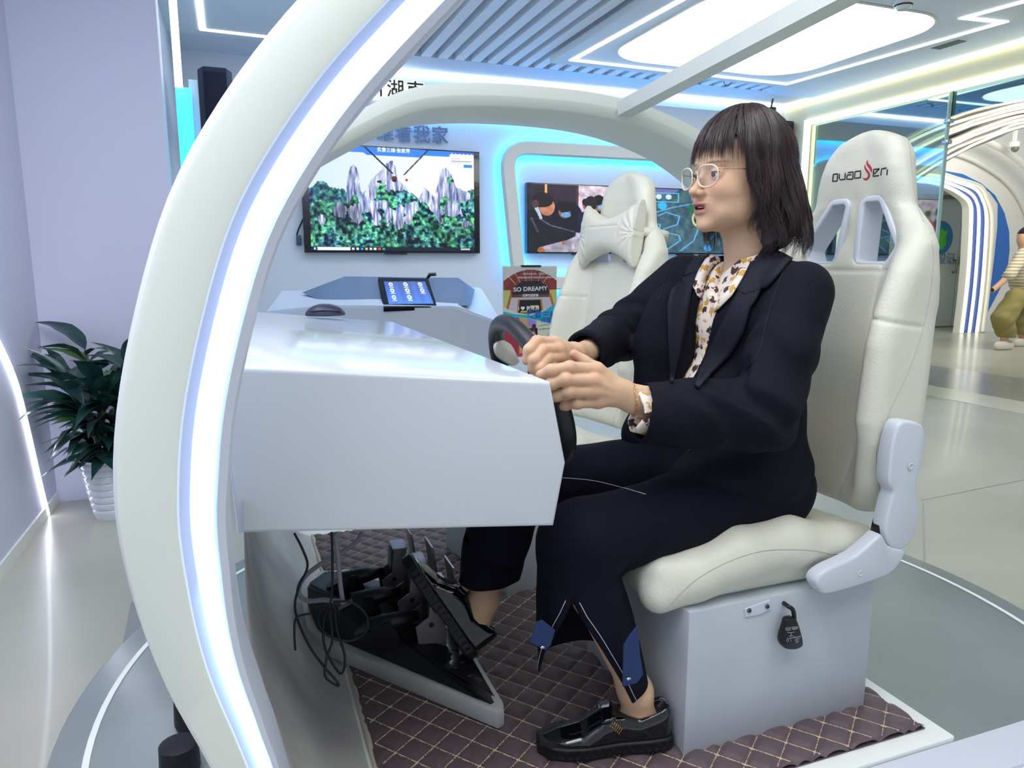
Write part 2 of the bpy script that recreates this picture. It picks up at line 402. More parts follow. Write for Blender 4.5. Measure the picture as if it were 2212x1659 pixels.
cl = thing('ceiling_light', 'very bright rounded rectangular ceiling light panel', 'light', ((x0+x1)/2, (y0+y1)/2, ZP))
prism('diffuser', rr, (0, 0, -0.004), emis('diffuser_glow', (255, 255, 250), 3.2), cl)
c0 = np.array([(x0+x1)/2, (y0+y1)/2, 0])
rim = [tuple(np.array(p)*[1, 1, 0]+(np.array(p)-c0)*[0.012, 0.012, 0]+[0, 0, ZP-0.006]) for p in rr]
tube('rim', rim, 0.006, M_white, cl, 6, True)
# perimeter light lines, left ceiling rectangle
pl = thing('perimeter_light_line', 'thin white light line along the top of the screen wall', 'light', (2.5, 5.88, ZC))
box('light_line', (0.45, 5.865, ZC-0.022), (4.97, 5.895, ZC-0.004), M_led, pl)
pl = thing('perimeter_light_line', 'thin warm light line along the top of the cream wall', 'light', (4.97, 3, ZC))
box('light_line', (4.965, 1.0, ZC-0.045), (4.99, 5.86, ZC-0.025), M_ledw, pl)
ll = thing('ceiling_light_line', 'white right-angled ceiling light line above the tall black speaker at left', 'light', (0, 5.2, ZC))
strip('light_line', [(-0.115, 3.9, 0), (-0.13, 5.36, 0), (0.8, 5.40, 0)], 0.035, M_led, ll, ZC)
# right wall: cream, lit frame, mirror glass, clear glass, header over the opening
UR = 5.0
struct(box('wall_right', (UR, 5.60, 0), (UR+0.1, 6.02, ZC+0.1), M_cream))
struct(box('wall_header', (UR, -1.2, 2.35), (UR+0.1, 5.60, ZC+0.1), M_cream))
g = bpy.data.materials.new('clear_glass'); g.use_nodes = True; nt = g.node_tree; nt.nodes.clear()
mo = nt.nodes.new('ShaderNodeOutputMaterial'); mx = nt.nodes.new('ShaderNodeMixShader'); tr = nt.nodes.new('ShaderNodeBsdfTransparent'); gl = nt.nodes.new('ShaderNodeBsdfGlossy')
tr.inputs[0].default_value = (0.66, 0.80, 0.72, 1); gl.inputs['Roughness'].default_value = 0.02; mx.inputs[0].default_value = 0.34
nt.links.new(tr.outputs[0], mx.inputs[1]); nt.links.new(gl.outputs[0], mx.inputs[2]); nt.links.new(mx.outputs[0], mo.inputs[0]); M_glass = g
struct(box('window_1', (UR+0.03, 4.165, 0.0), (UR+0.042, 5.55, 2.32), M_glass))
M_mir = mat('mirror_glass', (120, 148, 160), 0.03, metal=1.0)
mp = [on(x, y, u=UR+.055) for x, y in ((1756, 560), (1790, 440), (1880, 345), (1964, 288), (2018, 264), (2076, 243), (2134, 228), (2212, 213), (2420, 206))]
mp = [tuple(p) for p in mp]+[(UR+.055, mp[-1][1], 2.335), (UR+.055, 5.545, 2.335), (UR+.055, 5.545, mp[0][2])]
struct(prism('window_2', mp, (.008, 0, 0), M_mir))
ip = thing('dark_info_panel', 'dark display panel with small white lettering behind the tinted glass', 'panel', (UR+0.2, 5.1, 0))
box('board', (UR+0.12, 4.70, 0), (UR+0.16, 5.60, 2.5), mat('board_dark', (22, 34, 44), 0.4), ip)
box('light_line', (UR+0.10, 5.20, 0.1), (UR+0.12, 5.23, 2.3), M_ledw, ip)
M_txt = mat('panel_text', (190, 205, 205), 0.5)
for k, w in enumerate(('三维看家', '实景三维数据', '数字家园', '智慧城市', '掌上地图', '资源共享')):
    text('lettering', w, 0.05, basis((UR+0.115, 4.78+0.20, 1.30-k*0.062), (0, -1, 0), (0, 0, 1)), M_txt, ip, ext=0.001)
box('icon', (UR+0.108, 5.10, 1.16), (UR+0.12, 5.16, 1.28), mat('panel_icon', (70, 90, 130), 0.4), ip, 0.004)
box('icon', (UR+0.109, 4.85, 0.86), (UR+0.12, 4.97, 0.92), bpy.data.materials['panel_text'], ip, 0.004)
fr = thing('lit_window_frame', 'glowing white frame line around the dark mirror glass on the cream wall', 'light', (UR, 5.5, 0))
box('side_line', (UR-0.02, 5.555, 0.05), (UR+0.02, 5.60, 2.37), M_ledw, fr)
box('top_line', (UR-0.02, 1.0, 2.325), (UR+0.02, 5.555, 2.37), M_ledw, fr)
ge = thing('glass_edge_profile', 'thin upright steel and glass edge beside the opening to the corridor', 'door edge', (UR+0.03, 4.14, 0))
box('edge_strip', (UR+0.02, 4.145, 0), (UR+0.05, 4.157, 2.33), mat('glass_edge', (170, 205, 195), 0.1, coat=1), ge)
for z in (1.95, 2.10): box('clip', (UR+0.01, 4.12, z), (UR+0.06, 4.17, z+0.03), mat('steel_clip', (190, 195, 190), 0.2, metal=1), ge, 0.004)
# ---- corridor beyond
M_cw = mat('corridor_white', (248, 245, 236), 0.4)
VB = 8.0
struct(box('wall_corridor_left', (6.6, 8.95, 0), (12.8, 9.05, 3.2), mat('corridor_end_grey', (225, 230, 225), 0.5)))
# portal wall at v=8 with arched door opening
ins = [(1960, 392), (2010, 396), (2050, 408), (2076, 424), (2092, 440), (2094, 470), (2090, 560), (2083, 640), (2072, 728)]
def portal(off, v):  # offset rightwards/upwards in pixels from the opening line
    P = [on(x+off*(0.35 if i < 3 else 0.8 if i < 5 else 1), y-off*(0.45 if i < 4 else 0.25 if i < 5 else 0), v=v) for i, (x, y) in enumerate(ins)]
    return cat(P, 5)
inn = portal(0, VB)
outl = list(inn[::1])
Pw = [tuple(p) for p in inn]; Pw[-1] = (Pw[-1][0], VB, 0.0)
Pw += [(12.8, VB, 0), (12.8, VB, 3.2), (inn[0][0]-0.2, VB, 3.2), (inn[0][0]-0.2, VB, inn[0][2])]
struct(prism('wall_portal', Pw, (0, 0.12, 0), M_cw))
po = thing('door_portal_lights', 'three nested warm-white light lines arching around the far corridor doors', 'light', tuple(inn[-1]))
M_ledp = emis('led_portal', (255, 252, 228), 1.5)
for off in (4, 20, 36):
    L = portal(off, VB-0.05); L[-1][2] = 0.01
    tube('light_line', L, 0.025, M_ledp, po, 8)
for off in (12, 28):
    L = portal(off, VB-0.03); L[-1][2] = 0.01
    tube('blue_stripe', L, 0.03, mat('portal_blue', (84, 112, 190), 0.5), po, 6)
L = portal(50, VB-0.05); L[-1][2] = 0.01
tube('outer_moulding', L, 0.03, M_cw, po, 8)
bp_ = [(1990, 366), (2041, 369), (2080, 376), (2120, 396), (2150, 422), (2170, 460), (2180, 500), (2181, 540), (2176, 585), (2160, 625), (2133, 676), (2140, 640), (2150, 560), (2157, 490), (2158, 440), (2140, 415), (2110, 395), (2075, 382), (2041, 375), (1990, 372)]
tag(prism('blue_wall_panel', [on(x, y, v=VB-0.02) for x, y in bp_], (0, 0.018, 0), mat('blue_panel', (52, 118, 205), 0.5)), 'bright blue curved wall panel right of the lit door portal', 'wall panel')
ribs = []
for k, (dx, dy, rr_) in enumerate([(22, -22, .03), (60, -60, .05)]):
    L = cat([on(x+dx, y+dy, v=VB-0.05-0.3*k) for x, y in [(1960, 355), (2041, 355), (2110, 385), (2165, 430), (2200, 500), (2225, 620)]], 6)
    o = tube('ceiling_rib', L, rr_, M_cw, None, 8); ribs.append(tag(o, ['slim white arched rib just above the blue wall panel', 'broad white arched rib at the upper right of the corridor'][k], 'arch rib'))
# doors
dx0 = on(1985, 430, v=8.94)[0]; dxm = on(2064, 560, v=8.94)[0]; dx1 = on(2110, 430, v=8.94)[0]; dzt = on(2050, 432, v=8.94)[2]
M_door = mat('door_grey', (214, 222, 218), 0.45)
for i, (a, b) in enumerate(((dxm-1.0, dxm-0.006), (dxm+0.006, dxm+1.0))):
    d = struct(box('door_%d' % (i+1), (a, 8.90, 0.02), (b, 8.95, dzt), M_door))
    xh = dxm-0.09 if i == 0 else dxm+0.09
    zt = on(2060, 562, v=8.9)[2]; zb = on(2060, 588, v=8.9)[2]
    tube('door_handle', [(xh, 8.90, zt), (xh, 8.84, zt), (xh, 8.84, zb), (xh, 8.90, zb)], 0.018, mat('brass_handle', (170, 165, 140), 0.3, metal=1), d, 8)
box('door_closer', (dxm-0.9, 8.85, dzt+0.02), (dxm+0.35, 8.9, dzt+0.07), mat('closer_brown', (130, 115, 90), 0.5), bpy.data.objects['door_1'])
q = on(2030, 514, v=8.88); 
em = lathe('round_sign', [(0.001, 0), (0.27, 0), (0.27, 0.02), (0.001, 0.02)], (0, 0, 0), mat('sign_blue', (30, 130, 185), 0.4), bpy.data.objects['door_1'], 32)
em.data.transform(Matrix.Translation(Vector(q))@Matrix.Rotation(math.pi/2, 4, 'X'))
prism('sign_mark', [tuple(q+np.array([a, -0.028, b])) for a, b in ((-.10, -.18), (.04, -.19), (.12, -.10), (.10, .02), (.15, .13), (.06, .11), (.0, .16), (-.07, .10), (-.15, .12), (-.09, .0), (-.14, -.09))], (0, .006, 0), mat('sign_green', (90, 200, 60), 0.5), bpy.data.objects['door_1'])
q = on(2044, 560, v=8.88); text('door_lettering', '设记', 0.2, basis(q, (1, 0, 0), (0, 0, 1)), mat('door_text', (120, 150, 165), 0.5), bpy.data.objects['door_1'], ext=0.003)
q = on(2079, 563, v=8.88); text('door_lettering', '阅', 0.2, basis(q, (1, 0, 0), (0, 0, 1)), bpy.data.materials['door_text'], bpy.data.objects['door_2'], ext=0.003)
# small round camera in the corridor
q = on(2190, 318, v=7.4)
dc_ = thing('dome_camera', 'small white dome camera under the corridor ceiling', 'camera', tuple(q))
box('bracket', q+[-.02, -.02, .07], [q[0]+.02, q[1]+.02, 3.44], M_cw, dc_); lathe('housing', [(0.02, -.01), (.07, 0), (.07, .07), (.05, .08)], q, M_cw, dc_, 16)
bm = bmesh.new(); bmesh.ops.create_uvsphere(bm, u_segments=16, v_segments=10, radius=.05, matrix=Matrix.Translation(Vector(q)+Vector((0, -.02, -.02)))); from_bm('lens_dome', bm, mat('dome_grey', (120, 125, 110), .2), dc_, True)
# chrome arch with its light lines: barrel between plane v=5.2 (near rim) and v=6.4 (far rim)
arc = [[(1964, 285), (2018, 261), (2076, 240), (2134, 225), (2212, 210)], [(1970, 299), (2033, 271), (2080, 255), (2124, 242), (2212, 220)], [(1979, 319), (2041, 288), (2080, 273), (2114, 261), (2212, 236)],
       [(1983, 334), (2043, 303), (2090, 282), (2134, 263), (2212, 244)], [(1985, 348), (2043, 315), (2080, 299), (2114, 284), (2212, 253)], [(1989, 373), (2041, 341), (2080, 321), (2114, 304), (2212, 268)], [(1991, 385), (2041, 352), (2085, 327), (2153, 300), (2212, 277)]]
av = [5.2, 5.35, 5.6, 5.75, 5.9, 6.2, 6.4]
A3 = []
for A, v in zip(arc, av):
    e = [(1880, A[0][1]+75), (1800, A[0][1]+200), (1770, 760)] ; e = [(A[0][0]-45, A[0][1]+32), (A[0][0]-100, A[0][1]+95), (A[0][0]-130, A[0][1]+160)]
    P = [on(x, y, v=v) for x, y in e[::-1]+A+[(2330, A[-1][1]-10), (2450, A[-1][1]-6), (2600, A[-1][1]+14)]]
    A3.append(resample(cat(P, 6), 60))
ca = thing('chrome_arch', 'polished chrome arch with warm light lines over the corridor entrance', 'arch', tuple(A3[0][20]))
M_chr = mat('brushed_chrome', (150, 146, 136), 0.16, metal=1.0, bump=0.35, bscale=2.5)
sweep2('chrome_band', [A3[0]+[0, 0, .12], A3[0], A3[2], A3[4], A3[6], A3[6]+[0, 0, .12]], M_chr, ca, closed_ring=False)
for i in (1, 2, 4, 5): tube('light_line', A3[i]-[0, 0, .02], 0.014, M_ledw, ca, 6)
tube('seam', A3[3]-[0, 0, .004], 0.008, mat('dark_seam', (30, 30, 30), .6), ca, 6)
# ============================================================= simulator cabin
M_hoop = mat('hoop_shell', (232, 238, 228), 0.32, coat=0.1)
M_shell = mat('cabin_inner_shell', (214, 214, 206), 0.5, bump=0.04, bscale=6, var_rgb=(176, 172, 170), vscale=3.0)
M_lcdblue = emis('hoop_led', (150, 190, 255), 1.0)
npx = [(597, 51), (527, 142), (497, 187), (434, 285), (391, 367), (350, 462), (293, 650), (265, 809), (247, 948), (244, 1048), (247, 1114), (263, 1208), (283, 1302), (323, 1413), (360, 1501), (404, 1582), (458, 1659)]
L0 = [on(640, 0, v=.8)]+[on(x, y, v=.8) for x, y in npx[1::2]]+[on(458, 1659, v=.8)]
LL = [(p[0]-.004, p[2]) for p in L0][::-1]
def outline(P, narrow=False):
    O = resample(cat([(a, 0, b) for a, b in P], 6, True), 240, True)[:, [0, 2]]
    for _ in range(3): O = (np.roll(O, 1, 0)+2*O+np.roll(O, -1, 0))/4
    T = np.roll(O, -1, 0)-np.roll(O, 1, 0); T /= np.linalg.norm(T, axis=1)[:, None]
    N = np.stack([T[:, 1], -T[:, 0]], 1)
    if ((O.mean(0)-O)*N).sum() < 0: N = -N
    sc = np.interp(O[:, 1], [.40, .51, .60, .72, .85, 3], [.58, .62, .74, .90, 1, 1]) if narrow else np.ones(len(O))
    return lambda d: O+N*d*sc[:, None]
low = [(2.15, .60), (2.04, .30), (1.84, .11), (1.58, .035), (1.1, .022), (.7, .022), (.30, .022), (.17, .04), (.085, .10), (.02, .21), (-.03, .36)]
lowN = [(a, max(b, .075)) for a, b in low]
offN = outline(LL+[(.185, 1.455), (.33, 1.60), (.55, 1.735), (.85, 1.79), (1.2, 1.79), (1.52, 1.74), (1.78, 1.62), (1.98, 1.44), (2.12, 1.2), (2.17, .92)]+lowN, True)
offF = outline(LL+[(.2, 1.44), (.376, 1.545), (.56, 1.635), (.76, 1.668), (1.02, 1.678), (1.29, 1.668), (1.52, 1.625), (1.75, 1.54), (1.97, 1.39), (2.12, 1.18), (2.17, .92)]+low)
def hoop_ring(prof, off=None):   # profile points (inward offset, v) -> list of rings along the profile
    return [[(p[0], v, p[1]) for p in (off or offN)(d)] for d, v in prof]
near = thing('cabin_hoop', 'big white curved hoop of the simulator cabin nearest the viewer, with a glowing light strip', 'simulator frame', (1.0, .9, 0), 'simulator cabin hoops')
sweep2('hoop_shell', hoop_ring([(0.0, .82), (0.006, .803), (0.012, .80), (.058, .80), (.062, .801), (.064, .804)]), M_hoop, near, closed_ring=True, smooth=True)
M_hoop_in = mat('hoop_bevel', (206, 212, 226), 0.4)
sweep2('bevel', hoop_ring([(.064, .804), (.074, .814), (.0745, .818)]), M_hoop_in, near)
sweep2('bevel', hoop_ring([(.098, .818), (.0985, .813), (.102, .808), (.111, .812), (.114, .822), (.115, .90), (.0, .90), (0.0, .82)]), M_hoop_in, near)
M_strip = emis('hoop_light_strip', (150, 185, 255), 5.0)
sweep2('light_strip', hoop_ring([(.0745, .818), (.086, .815), (.098, .818)]), M_strip, near)
far = thing('cabin_hoop', 'plain white curved hoop on the far side of the simulator cabin, without a light strip', 'simulator frame', (1.0, 2.6, 0), 'simulator cabin hoops')
sweep2('hoop_shell', hoop_ring([(0.0, 2.45), (.036, 2.45), (.042, 2.452), (.066, 2.475), (.072, 2.485), (.078, 2.76), (.0, 2.76), (0.0, 2.45)], offF), M_hoop, far)
rb = thing('roof_beam', 'slim white beam running overhead from the far hoop towards the viewer', 'beam', (1.35, 1.7, 1.6))
prism('beam', [(1.325, .901, 1.70), (1.385, .901, 1.70), (1.385, .901, 1.75), (1.325, .901, 1.75)], (0, 1.548, -.10), M_hoop, rb, 0.003)
cb = thing('simulator_platform', 'white curved floor shell of the simulator cabin', 'simulator base', (0.7, 1.7, 0.02))
a = cat([(-.012, 0, .76), (-.016, 0, .6), (-.006, 0, .45), (.035, 0, .31), (.095, 0, .21), (.150, 0, .160), (.172, 0, .151)], 5)[:, [0, 2]]
sweep2('nose_shell', [[(p[0], v, p[1]) for p in a] for v in (.902, 1.3, 1.7, 2.1, 2.449)], M_shell, cb, closed_ring=False)
o = bpy.context.scene.objects[-1] if False else None
# floor slab of the cabin
fl = [(a[-1][0]-.02, .15), (1.27, .15), (1.27, .06), (a[-1][0]-.02+.08, .06)]
prism('floor_slab', [(u, .902, z-.001) for u, z in fl], (0, 1.547, 0), M_white, cb, 0.004)
tube('edge_seal', [(a[-1][0]+.012, v, .152+.004*math.sin(v*40)) for v in np.linspace(.94, 2.44, 30)], .006, mat('sealant', (205, 196, 178), .6, bump=.3, bscale=60), cb, 6)
for x, y in ((402, 1562), (372, 1668)):
    q = on(x, y, z=0.05)
    lathe('rubber_foot', [(.02, .018), (.035, .02), (.04, .035), (.038, .09), (.02, .095)], (q[0]+.012, q[1]+.03, 0), mat('black_rubber', (12, 12, 22), .5), cb, 20)
# quilted mat
M_mat = mat('mat_leatherette', (96, 80, 86), 0.55, bump=.15, bscale=150, var=0.15, vscale=12, sheen=.1)
mg = thing('quilted_floor_mat', 'dark brown quilted floor mat with beige stitching inside the cabin', 'floor mat', (0.7, 1.6, 0.15))
u0, u1, v0, v1, st = a[-1][0]+.014, 1.235, .80, 2.43, .0045
gu = np.arange(u0, u1, st); gv = np.arange(.94, v1, st); U_, V_ = np.meshgrid(gu, gv, indexing='ij')
PIT_ = .052; ang = math.radians(38)
A_ = (U_*math.cos(ang)+V_*math.sin(ang))/PIT_; B_ = (-U_*math.sin(ang)+V_*math.cos(ang))/PIT_
pil = np.minimum(np.abs(np.sin(np.pi*A_)), np.abs(np.sin(np.pi*B_))); H_ = .152+.012*np.clip(pil*1.35, 0, 1)**.5
edge = np.minimum(np.minimum(U_-u0, u1-U_), np.minimum(V_-.935, v1-V_)); H_ = H_-.006*np.clip(1-edge/.012, 0, 1)
idx = np.arange(U_.size).reshape(U_.shape); F = np.stack([idx[:-1, :-1], idx[1:, :-1], idx[1:, 1:], idx[:-1, 1:]], -1).reshape(-1, 4)
link(fastmesh('quilted_surface', np.stack([U_, V_, H_], -1).reshape(-1, 3), F), 'quilted_surface', M_mat, mg, True)
box('hem', (u0, .94, .1505), (u1, v1, .152), M_mat, mg)
V = []; F = []
ca_, sa_ = math.cos(ang), math.sin(ang)
for fam in (0, 1):
    for k in range(-60, 80):
        seg = []
        for s in np.arange(-3, 4, PIT_/6):
            al, be = (k*PIT_, s) if fam == 0 else (s, k*PIT_)
            x = al*ca_-be*sa_; y = al*sa_+be*ca_
            if u0+.005 < x < u1-.005 and .945 < y < v1-.005: seg.append((x, y))
            elif seg: break
        if len(seg) < 2: continue
        d = np.array([-sa_, ca_]) if fam == 0 else np.array([ca_, sa_]); n = np.array([-d[1], d[0]])*.0013
        b = len(V)
        for x, y in seg: V += [(x-n[0], y-n[1], .1556), (x, y, .1578), (x+n[0], y+n[1], .1556)]
        for i in range(len(seg)-1): F += [(b+i*3, b+i*3+3, b+i*3+4, b+i*3+1), (b+i*3+1, b+i*3+4, b+i*3+5, b+i*3+2)]
tag(mk('stitching', V, F, mat('beige_thread', (226, 206, 176), .7), mg), kind='stuff')
# desk
M_desk = mat('desk_gloss_white', (212, 219, 228), 0.16, coat=.4)
dk = thing('dashboard_desk', 'glossy white angular dashboard desk in front of the driver', 'desk', (.2, 1.6, .8))
E_ = [on(*p, v=.985) for p in ((543, 795), (1190, 826), (1223, 1000), (1197, 1137), (512, 1153))]
E_[0] = E_[0]+np.array([-.04, 0, .004]); E_[4] = E_[4]+np.array([-.0, 0, 0])
prism('desk_body', [tuple(p) for p in E_], (0, 1.215, 0), M_desk, dk, .006, 3)
ms = thing('computer_mouse', 'dark grey computer mouse on the far end of the white desk', 'mouse', tuple(on(703, 684, v=2.13)))
q = on(703, 682, v=2.10)
def fmouse(P):
    d = s_ell(P, (0, 0, .004), (.056, .032, .032)); d = smax(d, -(P[:, 2]), .004); d = smax(d, s_ell(P, (.0, 0, -.03), (.075, .06, .068)), .01)
    return d
Rm = np.array([[1, 0, 0], [0, 1, 0], [0, 0, 1.0]])
sdf_obj('mouse_shell', fmouse, (-.07, -.045, -.01), (.07, .045, .05), .0025, mat('mouse_grey', (52, 54, 78), .35), ms, xf=(Rm, q))
tube('side_seam', [(q[0]-.045, q[1]-.026, q[2]+.014), (q[0]-.01, q[1]-.0325, q[2]+.017), (q[0]+.04, q[1]-.026, q[2]+.012)], .0016, mat('mouse_seam', (15, 15, 30), .5), ms, 6)
# steering wheel
M_rub = mat('wheel_leather', (34, 36, 42), .42, bump=.1, bscale=200)
WC = np.array([.518, 1.285, .825]); tl = math.radians(20)
wx = np.array([math.cos(tl), 0, math.sin(tl)]); wy = np.array([0, 1, 0.0]); wz = np.array([-math.sin(tl), 0, math.cos(tl)])
def WP(r, a, d=0): return WC+wy*r*math.cos(a)+wz*r*math.sin(a)+wx*d
sw = thing('steering_wheel', 'black leather steering wheel held by the driver in front of the white desk', 'steering wheel', tuple(WC))
RW = .142
tube('rim', [WP(RW, t) for t in np.linspace(0, 2*math.pi, 56, endpoint=False)], .0165, M_rub, sw, 14, True)
for t in (.1, math.pi-.1, -math.pi/2):
    P = [WP(r, t, -.012-.02*(1-r/RW)) for r in (.03, .08, .132)]
    tube('spoke', P, [.016, .012, .010], mat('spoke_black', (18, 18, 24), .3), sw, 8)
Pm = [WC-wx*.035+wy*.052*math.cos(t)+wz*.045*math.sin(t) for t in np.linspace(0, 2*math.pi, 20, endpoint=False)]
prism('hub', Pm, tuple(wx*.035), bpy.data.materials['spoke_black'], sw, .006)
tube('column', [WC-wx*.035, WC-wx*.10], [.035, .05], bpy.data.materials['spoke_black'], sw, 16)
for t, s in ((2.9, 1), (.25, 1)):
    c = WP(.098, t, -.045); ax = WP(1, t)-WP(0, t); tz = np.cross(wx, ax)
    P = [c+ax*.034*math.cos(k)+tz*.019*math.sin(k)*(1 if math.cos(k) < 0 else .7) for k in np.linspace(0, 2*math.pi, 24, endpoint=False)]
    prism('shift_paddle', P, tuple(wx*.005), mat('paddle_silver', (214, 218, 210), .3, metal=.3), sw, .0015)
q = [on(1072, 745, v=1.36), on(1085, 735, v=1.36), on(1105, 745, v=1.36), on(1118, 770, v=1.36), on(1122, 782, v=1.36), on(1108, 790, v=1.36), on(1086, 778, v=1.36), on(1074, 764, v=1.36)]
prism('silver_trim', [tuple(p) for p in cat(q, 4, True)], (-.004, .006, 0), bpy.data.materials['paddle_silver'], sw, .001)
# pedal unit
M_pbase = mat('pedal_base_white', (205, 208, 208), .5, bump=.05, bscale=20, var=.12, vscale=8)
M_pblk = mat('pedal_housing_black', (20, 22, 30), .42, bump=.12, bscale=220)
M_steel = mat('pedal_steel', (150, 146, 150), .38, metal=.8)
pu = thing('pedal_unit', 'black three-pedal unit on a white wedge base on the quilted mat', 'pedals', tuple(on(900, 1450, z=.15)))
zt = .198
B_ = [on(x, y, z=zt) for x, y in ((642, 1300), (648, 1345), (700, 1385), (1076, 1540), (1089, 1532), (1088, 1515), (1000, 1370), (860, 1255), (760, 1228), (690, 1232))]
prism('base_plinth', [(p[0], p[1], .16) for p in B_], (0, 0, zt-.16), M_pbase, pu, .006, 2)
def hull(name, pts, m, parent, bevel=0.0):
    bm = bmesh.new()
    for p in pts: bm.verts.new(tuple(p))
    r = bmesh.ops.convex_hull(bm, input=bm.verts); bmesh.ops.delete(bm, geom=[e for e in r['geom_interior'] if isinstance(e, bmesh.types.BMVert)], context='VERTS')
    bmesh.ops.dissolve_limit(bm, angle_limit=.02, verts=bm.verts, edges=bm.edges)
    if bevel: bmesh.ops.bevel(bm, geom=list(bm.edges), offset=bevel, segments=2, affect='EDGES')
    return autosmooth(from_bm(name, bm, m, parent), 40)
H = [on(x, y, z=z) for x, y, z in ((664, 1312, zt), (690, 1368, zt), (1060, 1526, zt), (1074, 1518, zt), (990, 1375, zt), (850, 1262, zt), (700, 1240, zt), (664, 1262, .29), (706, 1232, .305), (760, 1240, .31), (850, 1290, .29), (790, 1322, .29), (668, 1300, .26), (935, 1432, .228), (985, 1440, .222))]
hull('housing', H, M_pblk, pu, .005)
FP = [on(x, y, z=.229) for x, y in ((938, 1432), (1068, 1506), (1000, 1388), (930, 1340), (900, 1370))]
prism('foot_plate', [tuple(p-np.array([0, 0, .0])) for p in FP], (0, 0, .004), mat('foot_plate_black', (26, 26, 34), .3, coat=.3), pu, .002)
for i in range(3):
    for j in range(3):
        q = FP[0]+(FP[1]-FP[0])*(.2+.25*i)+(FP[2]-FP[1])*(.15+.25*j)
        bm = bmesh.new(); bmesh.ops.create_uvsphere(bm, u_segments=8, v_segments=6, radius=.006, matrix=Matrix.Translation(Vector(q)+Vector((0, 0, .004)))@Matrix.Diagonal((1.6, .6, .5, 1))); from_bm('grip_stud', bm, M_pblk, pu, True)
for k, (x, y, v, s) in enumerate(((918, 1335, 1.47, 1.45), (878, 1283, 1.56, 1.4), (842, 1240, 1.67, 1.25))):
    c = on(x, y, v=v)                                   # centre of the pedal bracket
    def L(du, dv, dz): return c+np.array([du, dv, dz])*s
    L0_ = L; sa = .95
    def L(du, dv, dz): return c+np.array([du, dv, dz])*sa
    tube('pivot_arm', [L(-.13, .0, .0), L(-.06, .0, .008), L(-.015, 0, .01)], [.022, .018, .010], M_pblk, pu, 14)
    hull('arm_shroud', [L(-.165, .012, -.01), L(-.165, -.012, -.01), L(-.09, .026, .022), L(-.09, -.026, .022), L(-.07, .026, -.01), L(-.07, -.026, -.01), L(-.06, .024, -.05), L(-.06, -.024, -.05), L(-.11, 0, -.07)], M_pblk, pu, .003); L = L0_
    for sgn in (-1, 1):
        side = [L(.028, .022*sgn, -.085), L(-.012, .022*sgn, -.06), L(-.020, .022*sgn, .0), L(.0, .022*sgn, .012), L(.006, .022*sgn, .060), L(.030, .022*sgn, .060), L(.026, .022*sgn, 0)]
        br = prism('bracket_side', side, (0, .003*sgn, 0), M_steel, pu, .0006, 1)
        hp = L(.004, .022*sgn+.0032*sgn, .0); n_ = 14
        sweep2('pivot_hole', [[(hp[0]+r*math.cos(t), hp[1]+.0008*sgn, hp[2]+r*math.sin(t)) for t in np.linspace(0, 2*math.pi, n_, endpoint=False)] for r in (.0005, .0055)], M_pblk, pu, smooth=False)
    box('bracket_top', L(.004, -.022, .056), L(.032, .022, .060), M_steel, pu)
    box('spring_block', L(.0, -.018, -.035), L(.028, .018, .052), M_pblk, pu, .002)
    pad = [[tuple(L(.034+.012*math.cos(t*1.3)+th_, w_, .09*t)) for w_, th_ in ((-.026, 0), (.026, 0), (.026, .003), (-.026, .003))] for t in np.linspace(-.75, .95, 10)]
    sweep2('pedal_pad', pad, M_steel, pu, caps=True)
# cables under the desk
M_cabk = mat('cable_black', (14, 14, 26), .4); M_cabg = mat('cable_grey', (150, 152, 165), .45)
def cable(name, P, r, m, label):
    o = tube(name, cat([on(x, y, v=v) for x, y, v in P], 8), r, m, None, 8); return tag(o, label, 'cable', None)
cable('cable', [(716, 1150, 1.25), (718, 1200, 1.26), (716, 1290, 1.26), (700, 1340, 1.26), (702, 1400, 1.24), (735, 1455, 1.22), (745, 1420, 1.22), (728, 1360, 1.24), (724, 1310, 1.26)], .0022, M_cabk, 'thin black cable dropping straight from the desk to a loop beside the pedals')
cable('cable', [(636, 1152, 1.28), (655, 1190, 1.28), (664, 1225, 1.28), (645, 1270, 1.27), (638, 1320, 1.25), (665, 1390, 1.22), (700, 1440, 1.20), (722, 1465, 1.19), (732, 1480, 1.19), (722, 1478, 1.19), (702, 1460, 1.19), (706, 1420, 1.20), (718, 1380, 1.21), (712, 1320, 1.23)], .0022, M_cabk, 'black cable hugging the white shell at left and hanging lowest of the tangle')
cable('cable', [(720, 1300, 1.29), (760, 1302, 1.29), (792, 1330, 1.29), (790, 1365, 1.28), (755, 1385, 1.28), (712, 1375, 1.28), (688, 1345, 1.28), (700, 1315, 1.28), (735, 1303, 1.28)], .0022, M_cabk, 'black cable coiled in a round loop over the pedal housing')
cable('cable', [(638, 1405, 1.2), (636, 1370, 1.21), (640, 1335, 1.22), (672, 1325, 1.22)], .002, M_cabk, 'short black cable bent in a hook at far left of the tangle')
cable('cable', [(724, 1152, 1.3), (730, 1200, 1.3), (735, 1260, 1.3), (741, 1303, 1.3)], .0045, M_cabg, 'thick grey cable hanging almost straight beside the thin black one')
cable('cable', [(782, 1150, 1.45), (770, 1170, 1.44), (735, 1195, 1.42), (690, 1220, 1.40), (655, 1250, 1.38), (645, 1280, 1.37), (665, 1298, 1.36), (700, 1296, 1.35), (738, 1300, 1.33)], .0045, M_cabg, 'thick grey cable sweeping from the desk round the back of the pedal housing')

